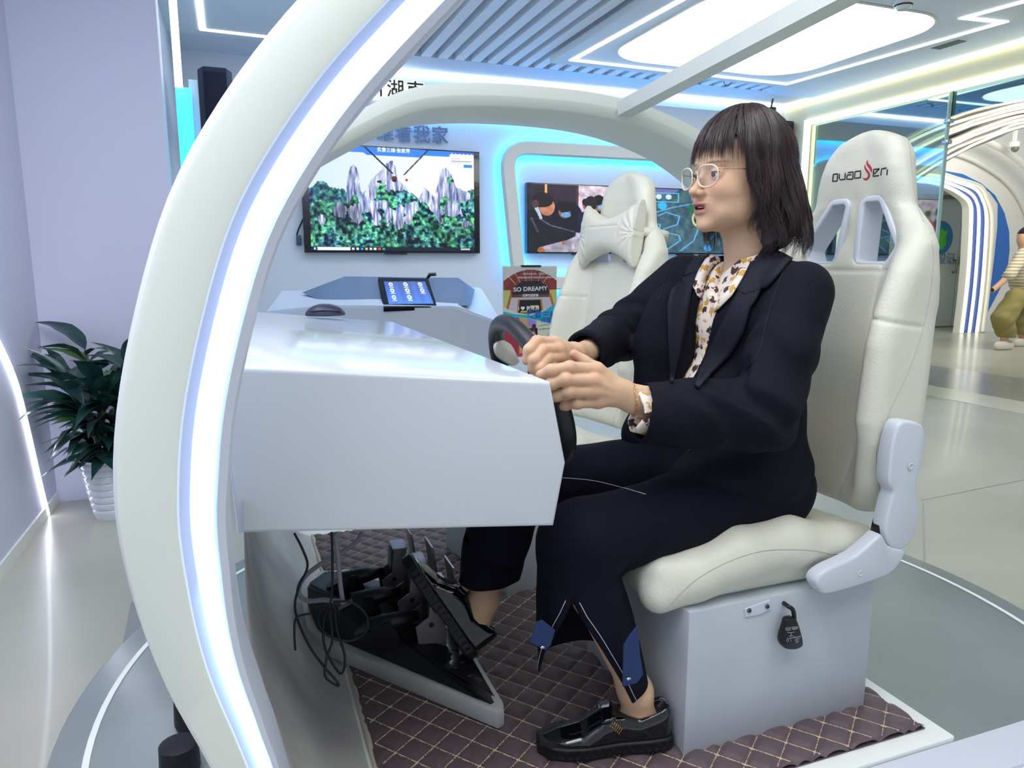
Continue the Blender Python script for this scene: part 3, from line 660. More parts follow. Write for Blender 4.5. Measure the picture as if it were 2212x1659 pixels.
# ============================================================= screen wall
M_tvb = mat('tv_black', (10, 11, 20), .2, coat=.5)
VW = 5.9
def grid(w, h):
    x, y = np.meshgrid(np.linspace(0, 1, w), np.linspace(0, 1, h)); return x, y, np.zeros((h, w, 3))
def fill(I, m, c):
    c = np.array(c, float); m = np.clip(m, 0, 1)[..., None]; I[:] = I*(1-m)+c*m
def rect(I, x, y, a, c): fill(I, ((x >= a[0]) & (x <= a[2]) & (y >= a[1]) & (y <= a[3])).astype(float), c)
def elli(I, x, y, cx, cy, rx, ry, c): fill(I, (((x-cx)/rx)**2+((y-cy)/ry)**2 < 1).astype(float), c)
def polyf(I, x, y, P, c):
    ins = np.zeros(x.shape, bool); n = len(P)
    for i in range(n):
        (ax, ay), (bx, by) = P[i], P[(i+1) % n]
        if ay == by: continue
        ins ^= ((ay > y) != (by > y)) & (x < (bx-ax)*(y-ay)/(by-ay)+ax)
    fill(I, ins.astype(float), c)
def line(I, x, y, P, w, c):
    for (ax, ay), (bx, by) in zip(P[:-1], P[1:]):
        dx, dy = bx-ax, by-ay; t = np.clip(((x-ax)*dx+(y-ay)*dy)/(dx*dx+dy*dy+1e-9), 0, 1)
        fill(I, (np.hypot(x-ax-t*dx, y-ay-t*dy) < w).astype(float), c)
def mountains():
    x, y, I = grid(420, 232); X = x*1.7
    I[:] = np.array([205, 228, 252])*(1-x[..., None])+np.array([255, 246, 240])*x[..., None]
    fo = fbm(X*34, y*34, 3, 3); fo2 = fbm(X*9, y*9, 8, 3); fol = np.stack([10+330*(fo-.42), 60+480*(fo-.40)+60*(fo2-.5), 70+300*(fo-.42)+60*(.6-fo2)], -1)
    rk = fbm(X*60, y*9, 12, 3); rock = np.stack([140+300*(rk-.45), 150+290*(rk-.45), 190+220*(rk-.45)], -1)
    def peak(pts, k, kind, am=.012):
        px_, py_ = zip(*pts); yy = np.interp(x, px_, py_, left=2, right=2)+am*(fbm(X*40, X*0, 20+k, 3)-.5)*4
        m = (y > yy)
        t = fol*1.0
        if kind == 1:   # rock face
            dd = y-yy; m2 = fbm(X*7, y*7, 30+k, 3) > .40; t = np.where((m2 & (dd < .28))[..., None], rock, fol)
        if kind == 2: t = fol*.6+np.array([60, 105, 140])*.4
        I[:] = np.where(m[..., None], t, I)
    peak([(.0, .42), (.06, .33), (.12, .38), (.2, .42), (.28, .52), (.34, 2)], 1, 2)
    peak([(.21, 2), (.215, .40), (.232, .24), (.245, .185), (.262, .17), (.278, .19), (.288, .26), (.298, .42), (.33, .5), (.34, 2)], 2, 1, .006)
    peak([(.30, .47), (.36, .32), (.42, .22), (.455, .15), (.475, .115), (.495, .12), (.508, .16), (.52, .3), (.56, .35), (.6, .45), (.66, .62), (.68, 2)], 3, 1, .006)
    peak([(.62, .55), (.685, .36), (.71, .4), (.74, .46), (.77, .32), (.785, .22), (.80, .175), (.82, .16), (.84, .20), (.86, .25), (.89, .36), (.95, .38), (1, .37)], 4, 1, .008)
    peak([(.0, .5), (.1, .52), (.2, .56), (.28, .60), (.36, .50), (.45, .44), (.55, .40), (.62, .44), (.68, .56), (.74, .62), (.82, .56), (.9, .5), (1, .46)], 5, 0, .01)
    for cx, cy, rx, ry in ((.17, .62, .05, .08), (.27, .63, .055, .12), (.34, .56, .05, .09), (.43, .54, .05, .05), (.52, .66, .05, .13), (.46, .66, .03, .12), (.58, .63, .035, .12), (.39, .70, .04, .08), (.6, .58, .05, .09), (.86, .58, .08, .08), (.95, .72, .04, .05), (.06, .70, .03, .06), (.78, .62, .03, .1)):
        m = (((x-cx)/rx)**2+((y-cy)/ry)**2+1.1*(fbm(X*14, y*14, 50, 3)-.5)*2 < .8); I[:] = np.where(m[..., None], rock, I)
    sh = fbm(X*5, y*5, 77, 3); I[:] = np.where((y > .45)[..., None], I*(0.55+.8*sh)[..., None], I)
    rect(I, x, y, (0, 0, 1, .022), (40, 110, 225)); polyf(I, x, y, [(.12, 0), (.88, 0), (.84, .055), (.68, .055), (.66, .075), (.34, .075), (.32, .055), (.16, .055)], (60, 135, 245))
    line(I, x, y, [(.33, .0), (.49, .24)], .006, (30, 40, 60)); line(I, x, y, [(.71, .0), (.56, .25)], .005, (50, 55, 70))
    elli(I, x, y, .5, .29, .016, .026, (120, 40, 50)); elli(I, x, y, .5, .31, .012, .015, (20, 20, 30)); elli(I, x, y, .565, .30, .018, .03, (235, 240, 250)); elli(I, x, y, .575, .30, .008, .014, (200, 40, 50))
    rect(I, x, y, (.845, .03, 1, .165), (244, 246, 252)); rect(I, x, y, (.935, .125, .99, .155), (40, 140, 215))
    for i in range(6): elli(I, x, y, .86+.025*i, .022, .004, .006, (230, 240, 255))
    for yy in (.065, .09, .105): rect(I, x, y, (.855, yy, .91 if yy == .065 else .985 if yy == .09 else .93, yy+.006), (150, 155, 170))
    rect(I, x, y, (0, .962, 1, 1), (16, 26, 52)); rect(I, x, y, (.035, .966, .225, .996), (236, 240, 246))
    for i, c in enumerate(((235, 240, 245), (235, 240, 245), (40, 160, 235), (235, 200, 90), (235, 240, 245), (235, 240, 245), (225, 80, 60), (60, 170, 90))): rect(I, x, y, (.235+.026*i, .972, .250+.026*i, .992), c)
    rect(I, x, y, (.015, .972, .024, .992), (220, 235, 250)); rect(I, x, y, (.91, .974, .97, .99), (190, 200, 215))
    return I
M_scr = attrmat('screen_picture', emit=1.0, rough=.3)
def tv(label, ua, ub, za, zb, img, bez, group, btm=.018):
    t = thing('television', label, 'television', ((ua+ub)/2, 5.86, za), group)
    box('housing', (ua, 5.835, za), (ub, 5.895, zb), M_tvb, t, .004)
    picture('screen', (ua+bez, 5.832, zb-.010), (ub-bez, 5.832, zb-.010), (ua+bez, 5.832, za+btm), img, M_scr, t)
    box('logo_bar', ((ua+ub)/2-.09, 5.83, za-.012), ((ua+ub)/2+.09, 5.86, za+.001), M_tvb, t, .003)
    return t
t1 = tv('large wall television showing green rocky mountains and a cable car', .483, 1.897, 1.150, 1.966, mountains(), .05, None)
wht = emis('screen_text_white', (250, 252, 255), .9)
text('screen_title', '实景三维·张家界', .036, basis((1.19, 5.826, 1.938), (1, 0, 0), (0, 0, 1)), wht, t1, ext=.0008, bold=.0)
def people():
    x, y, I = grid(340, 192)
    I[:] = (44, 36, 52); rect(I, x, y, (.46, 0, 1, .6), (206, 188, 205)); rect(I, x, y, (.15, 0, .17, .16), (225, 160, 110)); rect(I, x, y, (.44, 0, .455, .4), (90, 50, 45))
    rect(I, x, y, (.5, 0, 1, .05), (222, 204, 218))
    for cx, w in ((.38, .14), (.30, .1), (.62, .12)): elli(I, x, y, cx, .62, w, .38, (18, 20, 38))
    elli(I, x, y, .52, .28, .025, .07, (150, 90, 70)); elli(I, x, y, .52, .24, .028, .05, (20, 16, 24))
    elli(I, x, y, .66, .27, .05, .10, (160, 110, 100)); elli(I, x, y, .65, .21, .055, .08, (16, 16, 26)); elli(I, x, y, .675, .31, .03, .035, (110, 170, 225))
    elli(I, x, y, .58, .33, .055, .12, (140, 95, 90)); elli(I, x, y, .575, .26, .06, .11, (34, 24, 36)); elli(I, x, y, .59, .385, .04, .035, (110, 170, 225))
    polyf(I, x, y, [(.46, .4), (.56, .38), (.70, .45), (.72, .7), (.45, .75)], (24, 30, 60))
    elli(I, x, y, .33, .40, .055, .09, (140, 100, 95)); elli(I, x, y, .33, .32, .065, .09, (20, 18, 26)); elli(I, x, y, .345, .44, .045, .04, (110, 170, 225))
    polyf(I, x, y, [(.70, .42), (.78, .34), (.92, .38), (.94, .62), (.80, .68), (.79, .78), (.745, .78), (.68, .55)], (198, 28, 44))
    elli(I, x, y, .81, .32, .045, .11, (196, 140, 110)); elli(I, x, y, .81, .25, .045, .055, (60, 40, 40)); elli(I, x, y, .815, .38, .035, .04, (130, 185, 230))
    polyf(I, x, y, [(.92, .45), (1, .4), (1, .75), (.94, .72)], (70, 40, 60)); elli(I, x, y, .965, .38, .03, .1, (170, 120, 100)); elli(I, x, y, .955, .34, .03, .08, (22, 18, 26))
    polyf(I, x, y, [(0, .38), (.1, .36), (.22, .52), (.42, .66), (.52, .70), (.50, .78), (.36, .76), (.26, .84), (.12, 1), (0, 1)], (26, 26, 38))
    line(I, x, y, [(.1, .5), (.2, .6), (.3, .64), (.42, .69)], .008, (90, 92, 110)); line(I, x, y, [(.03, .5), (.09, .7)], .01, (70, 72, 90))
    polyf(I, x, y, [(.05, .33), (.09, .33), (.13, .50), (.11, .52)], (190, 195, 220))
    elli(I, x, y, .17, .33, .07, .13, (192, 128, 98)); elli(I, x, y, .13, .23, .095, .11, (28, 22, 30)); elli(I, x, y, .065, .29, .03, .06, (70, 50, 50))
    polyf(I, x, y, [(.1, .93), (.35, .82), (.46, .74), (1, .80), (1, 1), (.1, 1)], (160, 155, 170)); elli(I, x, y, .82, .77, .16, .05, (40, 110, 90))
    fo = fbm(x*30, y*14, 5, 3); I[:] = np.where(((y > .74) & (x > .4) & (y > .74+.0*x))[..., None], I*(.7+.6*fo)[..., None], I)
    elli(I, x, y, .54, .74, .06, .045, (205, 130, 95)); polyf(I, x, y, [(.44, .7), (.49, .71), (.48, .78), (.43, .77)], (190, 190, 240)); elli(I, x, y, .77, .76, .025, .03, (200, 140, 120))
    polyf(I, x, y, [(.5, 1), (.57, .83), (.76, 1)], (232, 205, 235)); line(I, x, y, [(.56, .81), (.78, 1)], .012, (20, 16, 28))
    elli(I, x, y, .12, .97, .035, .035, (190, 110, 50)); elli(I, x, y, .32, .86, .012, .03, (170, 100, 50)); fx_ = fbm(x*26, y*16, 21, 3); I[:] = I*(.72+.55*fx_)[..., None]
    return I
def citymap():
    x, y, I = grid(240, 140); n = fbm(x*20, y*12, 9, 5); n2 = fbm(x*5, y*3, 4, 3)
    I[:] = np.stack([30+70*n, 52+90*n, 66+60*n+30*n2], -1)
    elli(I, x, y, .1, .0, .3, .1, (110, 110, 170))
    for P in ([(.1, .4), (.35, .28), (.6, .2)], [(.2, .42), (.28, .36), (.42, .42), (.40, .55), (.30, .60), (.22, .66), (.42, .72), (.44, .80), (.30, .95)], [(.62, .62), (.58, .8), (.44, .97)], [(.02, .7), (.2, .68), (.3, .74), (.25, .8)], [(.7, .9), (.85, .6), (1, .5)]): line(I, x, y, P, .008, (90, 175, 225))
    for a in ((.08, .06, .40, .20), (.1, .55, .22, .66)): line(I, x, y, [(a[0], a[1]), (a[2], a[1]), (a[2], a[3]), (a[0], a[3]), (a[0], a[1])], .006, (80, 190, 235))
    elli(I, x, y, .2, .12, .03, .04, (200, 230, 240)); elli(I, x, y, .3, .12, .03, .04, (200, 230, 240)); elli(I, x, y, .24, .26, .045, .06, (60, 180, 235)); elli(I, x, y, .74, .92, .05, .05, (70, 160, 240))
    polyf(I, x, y, [(.52, .22), (.62, .22), (.64, .36), (.52, .36)], (20, 110, 70)); elli(I, x, y, .64, .45, .09, .14, (215, 205, 150)); elli(I, x, y, .64, .45, .07, .11, (20, 60, 50)); elli(I, x, y, .65, .44, .03, .05, (60, 220, 80))
    return I
tv('wall television left of the white seat back, showing people bent over a table', 2.318, 3.36, 1.152, 1.742, people(), .008, None, .012)
tv('wall television behind the driver showing a dark city map with blue lines', 3.385, 4.43, 1.152, 1.742, citymap(), .008, None, .012)
ad = tag(tube('power_adapter_cable', cat([on(657, 468, v=5.88), on(645, 495, v=5.87), on(641, 508, v=5.87)], 5), .006, M_cabk), 'thin cable with a small adapter hanging left of the mountain television', 'cable')
box('adapter', on(640, 508, v=5.86), on(651, 530, v=5.89), mat('adapter_grey', (70, 80, 110), .5), ad, .004)
# backlit rounded frame around the two smaller televisions
def rrect(c, r, n=8):
    out = []; c = np.array(c); m = len(c)
    for i in range(m):
        p, q, s = c[i], c[i-1], c[(i+1) % m]; a = p+(q-p)/np.linalg.norm(q-p)*r; b = p+(s-p)/np.linalg.norm(s-p)*r
        for t in np.linspace(0, 1, n): out.append((1-t)**2*a+2*t*(1-t)*p+t*t*b)
    return np.array(out)
FC = rrect([(2.115, 2.015), (4.72, 2.03), (4.80, .90), (2.235, .90)], .20)
def loop_rings(C, prof, zc):
    T = np.roll(C, -1, 0)-np.roll(C, 1, 0); T /= np.linalg.norm(T, axis=1)[:, None]+1e-9; N = np.stack([T[:, 1], -T[:, 0]], 1)
    return [[(C[i][0]+N[i][0]*d, v, C[i][1]+N[i][1]*d) for i in range(len(C))] for d, v in prof]
FC = resample(np.c_[FC, np.zeros(len(FC))], 120, True)[:, :2]
wf = thing('backlit_wall_frame', 'white rounded frame with blue backlight around the two wall televisions', 'wall frame', (3.4, 5.8, .9))
sweep2('frame_band', loop_rings(FC, [(-.055, 5.84), (-.055, 5.79), (-.045, 5.775), (.045, 5.775), (.055, 5.79), (.055, 5.84), (-.055, 5.84)], 0), mat('frame_white', (226, 226, 220), .45), wf)
for d in (-.035, .035):
    sweep2('backlight_strip', loop_rings(FC, [(d-.006, 5.865), (d+.006, 5.865), (d+.006, 5.88), (d-.006, 5.88), (d-.006, 5.865)], 0), M_cyan, wf)
for p in FC[::20]: box('standoff', (p[0]-.012, 5.842, p[1]-.012), (p[0]+.012, 5.899, p[1]+.012), M_tvb, wf)
hd = thing('screen_wall_header', 'white header with blue light under it above the wall lettering', 'wall panel', (1.8, 5.85, 2.2))
box('header_panel', (.3, 5.80, 2.255), (4.9, 5.84, 2.44), mat('header_white', (235, 238, 240), .5), hd, .005)
box('backlight_strip', (.4, 5.85, 2.262), (4.8, 5.87, 2.275), M_cyan, hd)
for k in range(5): box('bracket', (.6+k*1.0, 5.842, 2.33), (.64+k*1.0, 5.899, 2.37), M_tvb, hd)
# lettering on the wall
q = on(950, 295, v=5.87); M_let = mat('letter_grey', (122, 142, 186), .4)
wl = thing('wall_lettering', 'raised grey-blue Chinese lettering above the mountain television', 'lettering', tuple(q), None)
for i, ch in enumerate('实景三维看我家'[::-1]):
    text('character', ch, .142, basis((q[0]-i*.147, 5.865, q[2]+.0), (1, 0, 0), (0, 0, 1)), M_let, wl, ext=.009, bold=.0015)
q = on(853, 196, v=5.79)
sg = thing('upper_sign_lettering', 'white-edged dark lettering just showing above the far hoop', 'lettering', tuple(q), None)
for i, ch in ((-1, '新'), (0, '湖'), (1, '南')):
    text('character', ch, .14, basis((q[0]+i*.155, 5.77, q[2]-.0), (1, 0, 0), (0, 0, 1)), mat('sign_dark_green', (40, 62, 50), .5), sg, ext=.012, bold=.001)
    text('character_back', ch, .14, basis((q[0]+i*.155, 5.785, q[2]-.0), (1, 0, 0), (0, 0, 1)), emis('sign_white', (255, 255, 250), 1.2), sg, ext=.012, bold=.008)
# speakers, small camera
M_spk = mat('speaker_black', (24, 32, 66), .6, bump=.2, bscale=150)
def speaker(label, a, b, ytop, ybot, vv, dep):
    A = on(a, ytop, v=vv); B = on(b, ytop, v=vv); Cc = on(a, ybot, v=vv); z0, z1 = Cc[2], A[2]
    t = thing('column_speaker', label, 'speaker', ((A[0]+B[0])/2, vv, z0), None)
    w = B[0]-A[0]; P = [(A[0], vv+dep), (A[0], vv+dep*.4), (A[0]+w*.16, vv), (A[0]+w*.84, vv), (B[0], vv+dep*.4), (B[0], vv+dep)]
    prism('cabinet', [(x, y, z0) for x, y in P], (0, 0, z1-z0), M_spk, t, .015, 3)
    box('grille', (A[0]+w*.17, vv-.006, z0+.03), (B[0]-w*.17, vv+.002, z1-.03), mat('grille_black', (18, 24, 52), .8, bump=.6, bscale=400), t, .004)
    box('wall_bracket', (A[0]+w*.4, vv+dep-.01, (z0+z1)/2-.05), (A[0]+w*.6, 5.9, (z0+z1)/2+.05), M_tvb, t)
    lathe('top_knob', [(.001, 0), (.02, 0), (.02, .014), (.001, .016)], (A[0]+w*.45, vv+dep*.5, z1), M_spk, t, 12)
    return t
speaker('tall black column speaker high on the left, beside the near hoop', 424, 500, 140, 330, 4.9, .20)
speaker('tall black column speaker in the corner behind the driver head', 1680, 1722, 258, 352, 5.72, .14)
q = on(1665, 241, v=5.7)
cm = thing('spot_camera', 'small black camera hanging in the ceiling corner', 'camera', tuple(q))
box('body', q+[-.03, -.04, -.035], q+[.03, .03, .035], M_tvb, cm, .006); tube('mount', [q+[0, 0, .03], q+[.02, 0, .13]], .008, M_tvb, cm, 8)
lathe('lens', [(.001, 0), (.014, 0), (.014, .01), (.001, .01)], q+[-.0, -.045, -.02], M_tvb, cm, 12)
# lit acrylic column and light strip at the end of the left bay
q0 = on(391, 192, v=3.9); q1 = on(411, 192, v=3.9)
lc = thing('lit_cyan_panel', 'glowing cyan strip panel at the edge of the left wall', 'light panel', (q0[0], 3.9, .3))
box('acrylic', (on(386, 300, v=3.86)[0], 3.86, .2), (on(412, 192, v=3.86)[0], 3.90, q0[2]), M_cyan2, lc, .003)
wp_ = thing('pale_wall_fin', 'narrow pale blue upright fin between the cyan strip and the black speaker', 'wall fin', (q1[0], 4.0, .3))
box('fin', (on(409, 200, v=3.98)[0], 3.95, .2), (on(428, 200, v=3.98)[0], 3.99, on(418, 175, v=3.98)[2]), mat('fin_blue', (186, 212, 240), .4), wp_, .002)
be = thing('bright_edge_light', 'blown-out white light strip at the top of the left wall edge', 'light', (q0[0], 3.84, 1.9))
box('light_line', (on(371, 90, v=3.82)[0], 3.81, on(380, 188, v=3.82)[2]), (on(388, 90, v=3.82)[0], 3.83, ZC-.01), M_led, be, .003)
# faceted console with tablet
M_con = mat('console_white', (216, 224, 240), .35); M_lid = mat('console_lid_blue_grey', (98, 118, 150), .4, coat=.08, spec=.3)
co = thing('faceted_console', 'white faceted floor console with a blue-grey sloping lid below the mountain television', 'console', (1.1, 4.4, 0))
T = [on(607, 628, v=4.75), on(1040, 620, v=4.75), on(1088, 700, v=4.15), on(572, 674, v=4.2)]
Z = [on(700, 660, v=4.05), on(985, 662, v=4.05)]
bt = [(T[0][0]+.1, 4.75, .0), (T[1][0]-.1, 4.75, 0), (T[1][0]-.1, 4.3, 0), (T[0][0]+.1, 4.3, 0)]
hull('body', list(T)+Z+bt, M_con, co, .01)
l4 = [on(745, 597, v=4.72), on(990, 600, v=4.72), on(750, 668, v=4.10), on(1016, 660, v=4.10)]
hull('lid', l4+[on(652, 632, v=4.5), on(1026, 626, v=4.5), on(700, 652, v=4.25), (1.0, 4.6, .86), (1.4, 4.6, .86)], M_lid, co)
nl = np.cross(l4[1]-l4[0], l4[2]-l4[0]); nl /= np.linalg.norm(nl); nl = nl if nl[1] < 0 else -nl
def onpl(x, y, p0, n):
    r = rayd(x, y); return CAM+r*((p0-CAM)@n)/(r@n)
tb = thing('touch_tablet', 'black-framed touch tablet with round menu icons leaning on the console lid', 'tablet', tuple(l4[2]))
K = [onpl(x, y, l4[0]+nl*.028, nl) for x, y in ((817, 599), (925, 601), (944, 661), (829, 665))]
prism('frame', [tuple(p) for p in K], tuple(-nl*.024), mat('tablet_black', (12, 14, 26), .7, spec=.2), tb, .004)
def tabimg():
    x, y, I = grid(96, 60); I[:] = np.stack([30+20*y, 60+50*y+10*np.sin(x*30), 150+70*y+20*np.sin(x*30)], -1)
    for i, (a, b) in enumerate(((.15, .14), (.5, .14), (.85, .14), (.15, .42), (.5, .42), (.85, .42), (.15, .72), (.5, .72))):
        elli(I, x, y, a, b, .05, .095, (230, 240, 250)); elli(I, x, y, a, b, .025, .05, (90, 160, 190)); rect(I, x, y, (a-.055, b+.12, a+.055, b+.15), (220, 230, 250))
    rect(I, x, y, (.3, .88, .75, .94), (40, 120, 200)); return I
S = [onpl(x, y, l4[0]+nl*.0295, nl) for x, y in ((829, 608), (918, 608), (840, 657))]
picture('screen', S[0], S[1], S[2], tabimg(), M_scr, tb)
q = onpl(931, 597, l4[0]+nl*.03, nl); tube('clip_camera', [q+[-.03, 0, -.02], q+[-.01, -.01, .012], q+[.03, -.01, .014]], [.008, .013, .012], M_tvb, tb, 8)
# poster on a small stand
def posterimg():
    x, y, I = grid(150, 235); I[:] = (226, 228, 222)
    top = .035+.14*((x-.5)*2)**2*.9
    inner = (y > top) & (y < .52-.10*((x-.45)*2)**2)
    base = np.zeros_like(I); base[:] = (150, 66, 62); w = .8+.4*fbm((x-.5)/(y+.25)*14, y*3, 2, 3); base *= w[..., None]
    for k in (-.42, -.26, -.1, .02, .18, .34): line(base, x, y, [(.5+k*.35, .28), (.5+k*1.3, .02)], .005, (235, 170, 150))
    polyf(base, x, y, [(.2, .22), (.35, .16), (.68, .16), (.82, .22), (.88, .34), (.14, .34)], (50, 42, 58)); rect(base, x, y, (.14, .31, .9, .35), (120, 82, 60)); rect(base, x, y, (.12, .345, .88, .36), (235, 228, 215))
    rect(base, x, y, (.0, .26, .13, .5), (214, 206, 130)); rect(base, x, y, (.87, .26, 1, .5), (214, 206, 130)); polyf(base, x, y, [(.12, .34), (.88, .34), (.97, .55), (.03, .55)], (216, 204, 216))
    polyf(base, x, y, [(.12, .3), (.16, .3), (.08, .5), (.03, .5)], (190, 110, 40)); polyf(base, x, y, [(.85, .3), (.89, .3), (.96, .44), (.92, .45)], (200, 120, 40))
    polyf(base, x, y, [(.27, .36), (.72, .36), (.76, .54), (.24, .54)], (190, 140, 70)); polyf(base, x, y, [(.30, .37), (.69, .37), (.72, .54), (.27, .54)], (30, 30, 48))
    rect(base, x, y, (.5, .43, .66, .445), (240, 220, 40)); rect(base, x, y, (.32, .49, .44, .505), (240, 220, 40))
    I[:] = np.where(inner[..., None], base, I)
    polyf(I, x, y, [(0, .49), (.2, .52), (.5, .54), (.75, .50), (1, .40), (1, .68), (.8, .62), (.5, .58), (.25, .555), (0, .56)], (40, 190, 215))
    lo = np.zeros_like(I); lo[:] = (226, 226, 214); rect(lo, x, y, (0, 0, .29, 1), (178, 50, 76)); rect(lo, x, y, (.29, 0, .62, 1), (222, 170, 110)); rect(lo, x, y, (.31, .68, .64, .82), (24, 30, 54))
    elli(lo, x, y, .53, .62, .09, .05, (160, 150, 225)); line(lo, x, y, [(.66, .66), (.95, .64)], .004, (80, 150, 70)); line(lo, x, y, [(.66, .70), (.95, .69)], .005, (80, 150, 70))
    elli(lo, x, y, .57, .67, .04, .035, (70, 24, 60)); rect(lo, x, y, (.55, .69, .59, .74), (110, 40, 70)); elli(lo, x, y, .56, .83, .06, .11, (224, 170, 200)); line(lo, x, y, [(.57, .78), (.64, .95)], .02, (120, 30, 80))
    elli(lo, x, y, .87, .77, .025, .03, (34, 24, 50)); polyf(lo, x, y, [(.84, .81), (.92, .80), (.97, .86), (.95, .97), (.85, .96)], (36, 34, 60)); line(lo, x, y, [(.85, .84), (.75, .92)], .012, (150, 60, 80)); line(lo, x, y, [(.94, .87), (.86, .95)], .012, (190, 50, 100))
    rect(lo, x, y, (.4, .93, 1, 1), (180, 150, 200)); rect(lo, x, y, (0, .96, 1, 1), (200, 70, 120))
    ml = y > np.interp(x, [0, .25, .5, .8, 1], [.56, .558, .582, .63, .7]); I[:] = np.where(ml[..., None], lo, I)
    return I
vp = 3.95; A, B = on(1087, 575, v=vp), on(1203, 578, v=vp); hgt = (B[0]-A[0])*1.57
ps = thing('poster_stand', 'small upright display board with a colourful event poster behind the steering wheel', 'poster', ((A[0]+B[0])/2, vp, 0))
box('board', (A[0], vp+.002, A[2]-hgt), (B[0], vp+.012, A[2]), mat('board_white', (225, 228, 228), .5), ps, .001)
picture('poster_print', (A[0]+.001, vp-.001, A[2]-.001), (B[0]-.001, vp-.001, A[2]-.001), (A[0]+.001, vp-.001, A[2]-hgt), posterimg(), attrmat('poster_ink', rough=.45), ps)
w_ = B[0]-A[0]; wm = mat('poster_text_white', (250, 250, 245), .5)
text('headline', 'SO DREAMY', .034, basis((A[0]+w_*.5, vp-.003, A[2]-hgt*.250), (1, 0, .03), (0, 0, 1)), wm, ps, ext=.0004, bold=.0007, sx=1.15)
text('subline', '世界欢迎湖南', .017, basis((A[0]+w_*.5, vp-.003, A[2]-hgt*.322), (1, 0, 0), (0, 0, 1)), wm, ps, ext=.0004, bold=.0006)
text('small_print', '2023年4月20日，在张家界实景三维', .0135, basis((A[0]+w_*.66, vp-.003, A[2]-hgt*.085), (1, 0, 0), (0, 0, 1)), wm, ps, ext=.0004)
text('small_print', '体验馆举办数字文旅体验活动与成果展示', .0125, basis((A[0]+w_*.60, vp-.003, A[2]-hgt*.125), (1, 0, 0), (0, 0, 1)), wm, ps, ext=.0004)
text('board_writing', 'I ❤ 张家界', .028, basis((A[0]+w_*.47, vp-.003, A[2]-hgt*.465), (1, 0, 0), (0, 0, 1)), wm, ps, ext=.0004, bold=.0008)
text('blue_script', '实景三维', .050, basis((A[0]+w_*.72, vp-.003, A[2]-hgt*.545), (1, 0, -.05), (0, 0, 1)), mat('poster_text_blue', (52, 98, 200), .5), ps, ext=.0004, bold=.0012)
text('blue_script', 'VR体验', .030, basis((A[0]+w_*.84, vp-.0035, A[2]-hgt*.605), (1, 0, 0), (0, 0, 1)), bpy.data.materials['poster_text_blue'], ps, ext=.0004, bold=.0008)
box('top_clip', (A[0]+w_*.33, vp-.006, A[2]-.006), (A[0]+w_*.69, vp+.016, A[2]+.006), M_tvb, ps)
tube('post', [((A[0]+B[0])/2, vp+.02, A[2]-.05), ((A[0]+B[0])/2, vp+.02, .02)], .008, M_tvb, ps, 8)
lathe('foot_plate', [(.001, 0), (.13, 0), (.13, .01), (.001, .014)], ((A[0]+B[0])/2, vp+.02, 0), M_tvb, ps, 24)
q = on(1952, 6, z=2.49)
sd = thing('smoke_detector', 'small round white smoke detector on the dropped ceiling panel', 'smoke detector', (q[0], q[1], ZP))
lathe('body', [(.001, -.045), (.03, -.045), (.045, -.03), (.055, -.008), (.055, 0.0)], (q[0], q[1], ZP-.001), M_white, sd, 24); lathe('vent_ring', [(.046, -.03), (.049, -.026), (.049, -.02)], (q[0], q[1], ZP), M_tvb, sd, 24)
hk = thing('wire_loop', 'small dark wire loop hanging from the slatted ceiling', 'wire', tuple(on(1572, 176, z=ZC-.03)))
tube('wire', cat([on(x, y, z=ZC-.004-.03*k) for x, y, k in ((1563, 176, 0), (1566, 183, 1), (1571, 186, 1.3), (1576, 183, 1), (1580, 177, 0))], 5), .003, M_tvb, hk, 6)
q = [on(2018, 103, z=ZC-.025), on(2088, 86, z=ZC-.025)]
av_ = thing('air_vent', 'white slotted air vent in the ceiling edge above the cream wall', 'vent', tuple(q[0]))
box('vent_frame', (q[0][0]-.04, q[1][1], ZC-.030), (q[0][0]+.06, q[0][1], ZC-.0205), M_white, av_, .002)
for k in range(14):
    vv = q[1][1]+(q[0][1]-q[1][1])*(k+.5)/14; box('louvre', (q[0][0]-.03, vv-.004, ZC-.034), (q[0][0]+.05, vv+.006, ZC-.030), mat('louvre_grey', (120, 130, 125), .6) if k == 0 else bpy.data.materials['louvre_grey'], av_)
# ============================================================= racing-style seats
M_lth = mat('seat_leatherette', (222, 222, 206), .42, bump=.12, bscale=160, var=.04, vscale=4, coat=.05)
M_plw = mat('seat_plastic_white', (212, 218, 228), .35)
M_seam = mat('seam_thread', (186, 186, 172), .7)
M_sbox = mat('seat_box_paint', (196, 203, 210), .45, bump=.03, bscale=12, var=.10, vscale=5)
BO = np.array([1.205, 1.26, .55]); ta = math.radians(7.5)
Rb = np.array([[-math.cos(ta), 0, math.sin(ta)], [0, -1, 0], [math.sin(ta), 0, math.cos(ta)]])   # columns: forward, lateral, up
def wprof(h): return np.interp(h, [-.02, 0, .06, .16, .30, .42, .50, .56, .60, .645, .70, .75, .785, .81], [.15, .185, .215, .232, .222, .212, .213, .208, .185, .140, .125, .112, .090, .05])
TRI = [(.034, .644), (.060, .644), (.116, .556), (.104, .534), (.042, .534)]
def tri2(Y, H):
    P = [np.array(p) for p in TRI]; d = np.full(Y.shape, 1e9); s = np.ones(Y.shape)
    for i in range(len(P)):
        a, b = P[i], P[(i+1) % len(P)]; e = b-a; wx_ = Y-a[0]; wy_ = H-a[1]
        t = np.clip((wx_*e[0]+wy_*e[1])/(e@e), 0, 1); dx, dy = wx_-t*e[0], wy_-t*e[1]; d = np.minimum(d, dx*dx+dy*dy)
        c1 = H >= a[1]; c2 = H < b[1]; c3 = e[0]*wy_ > e[1]*wx_
        f = (c1 & c2 & c3) | (~c1 & ~c2 & ~c3); s = np.where(f, -s, s)
    return s*np.sqrt(d)-.012
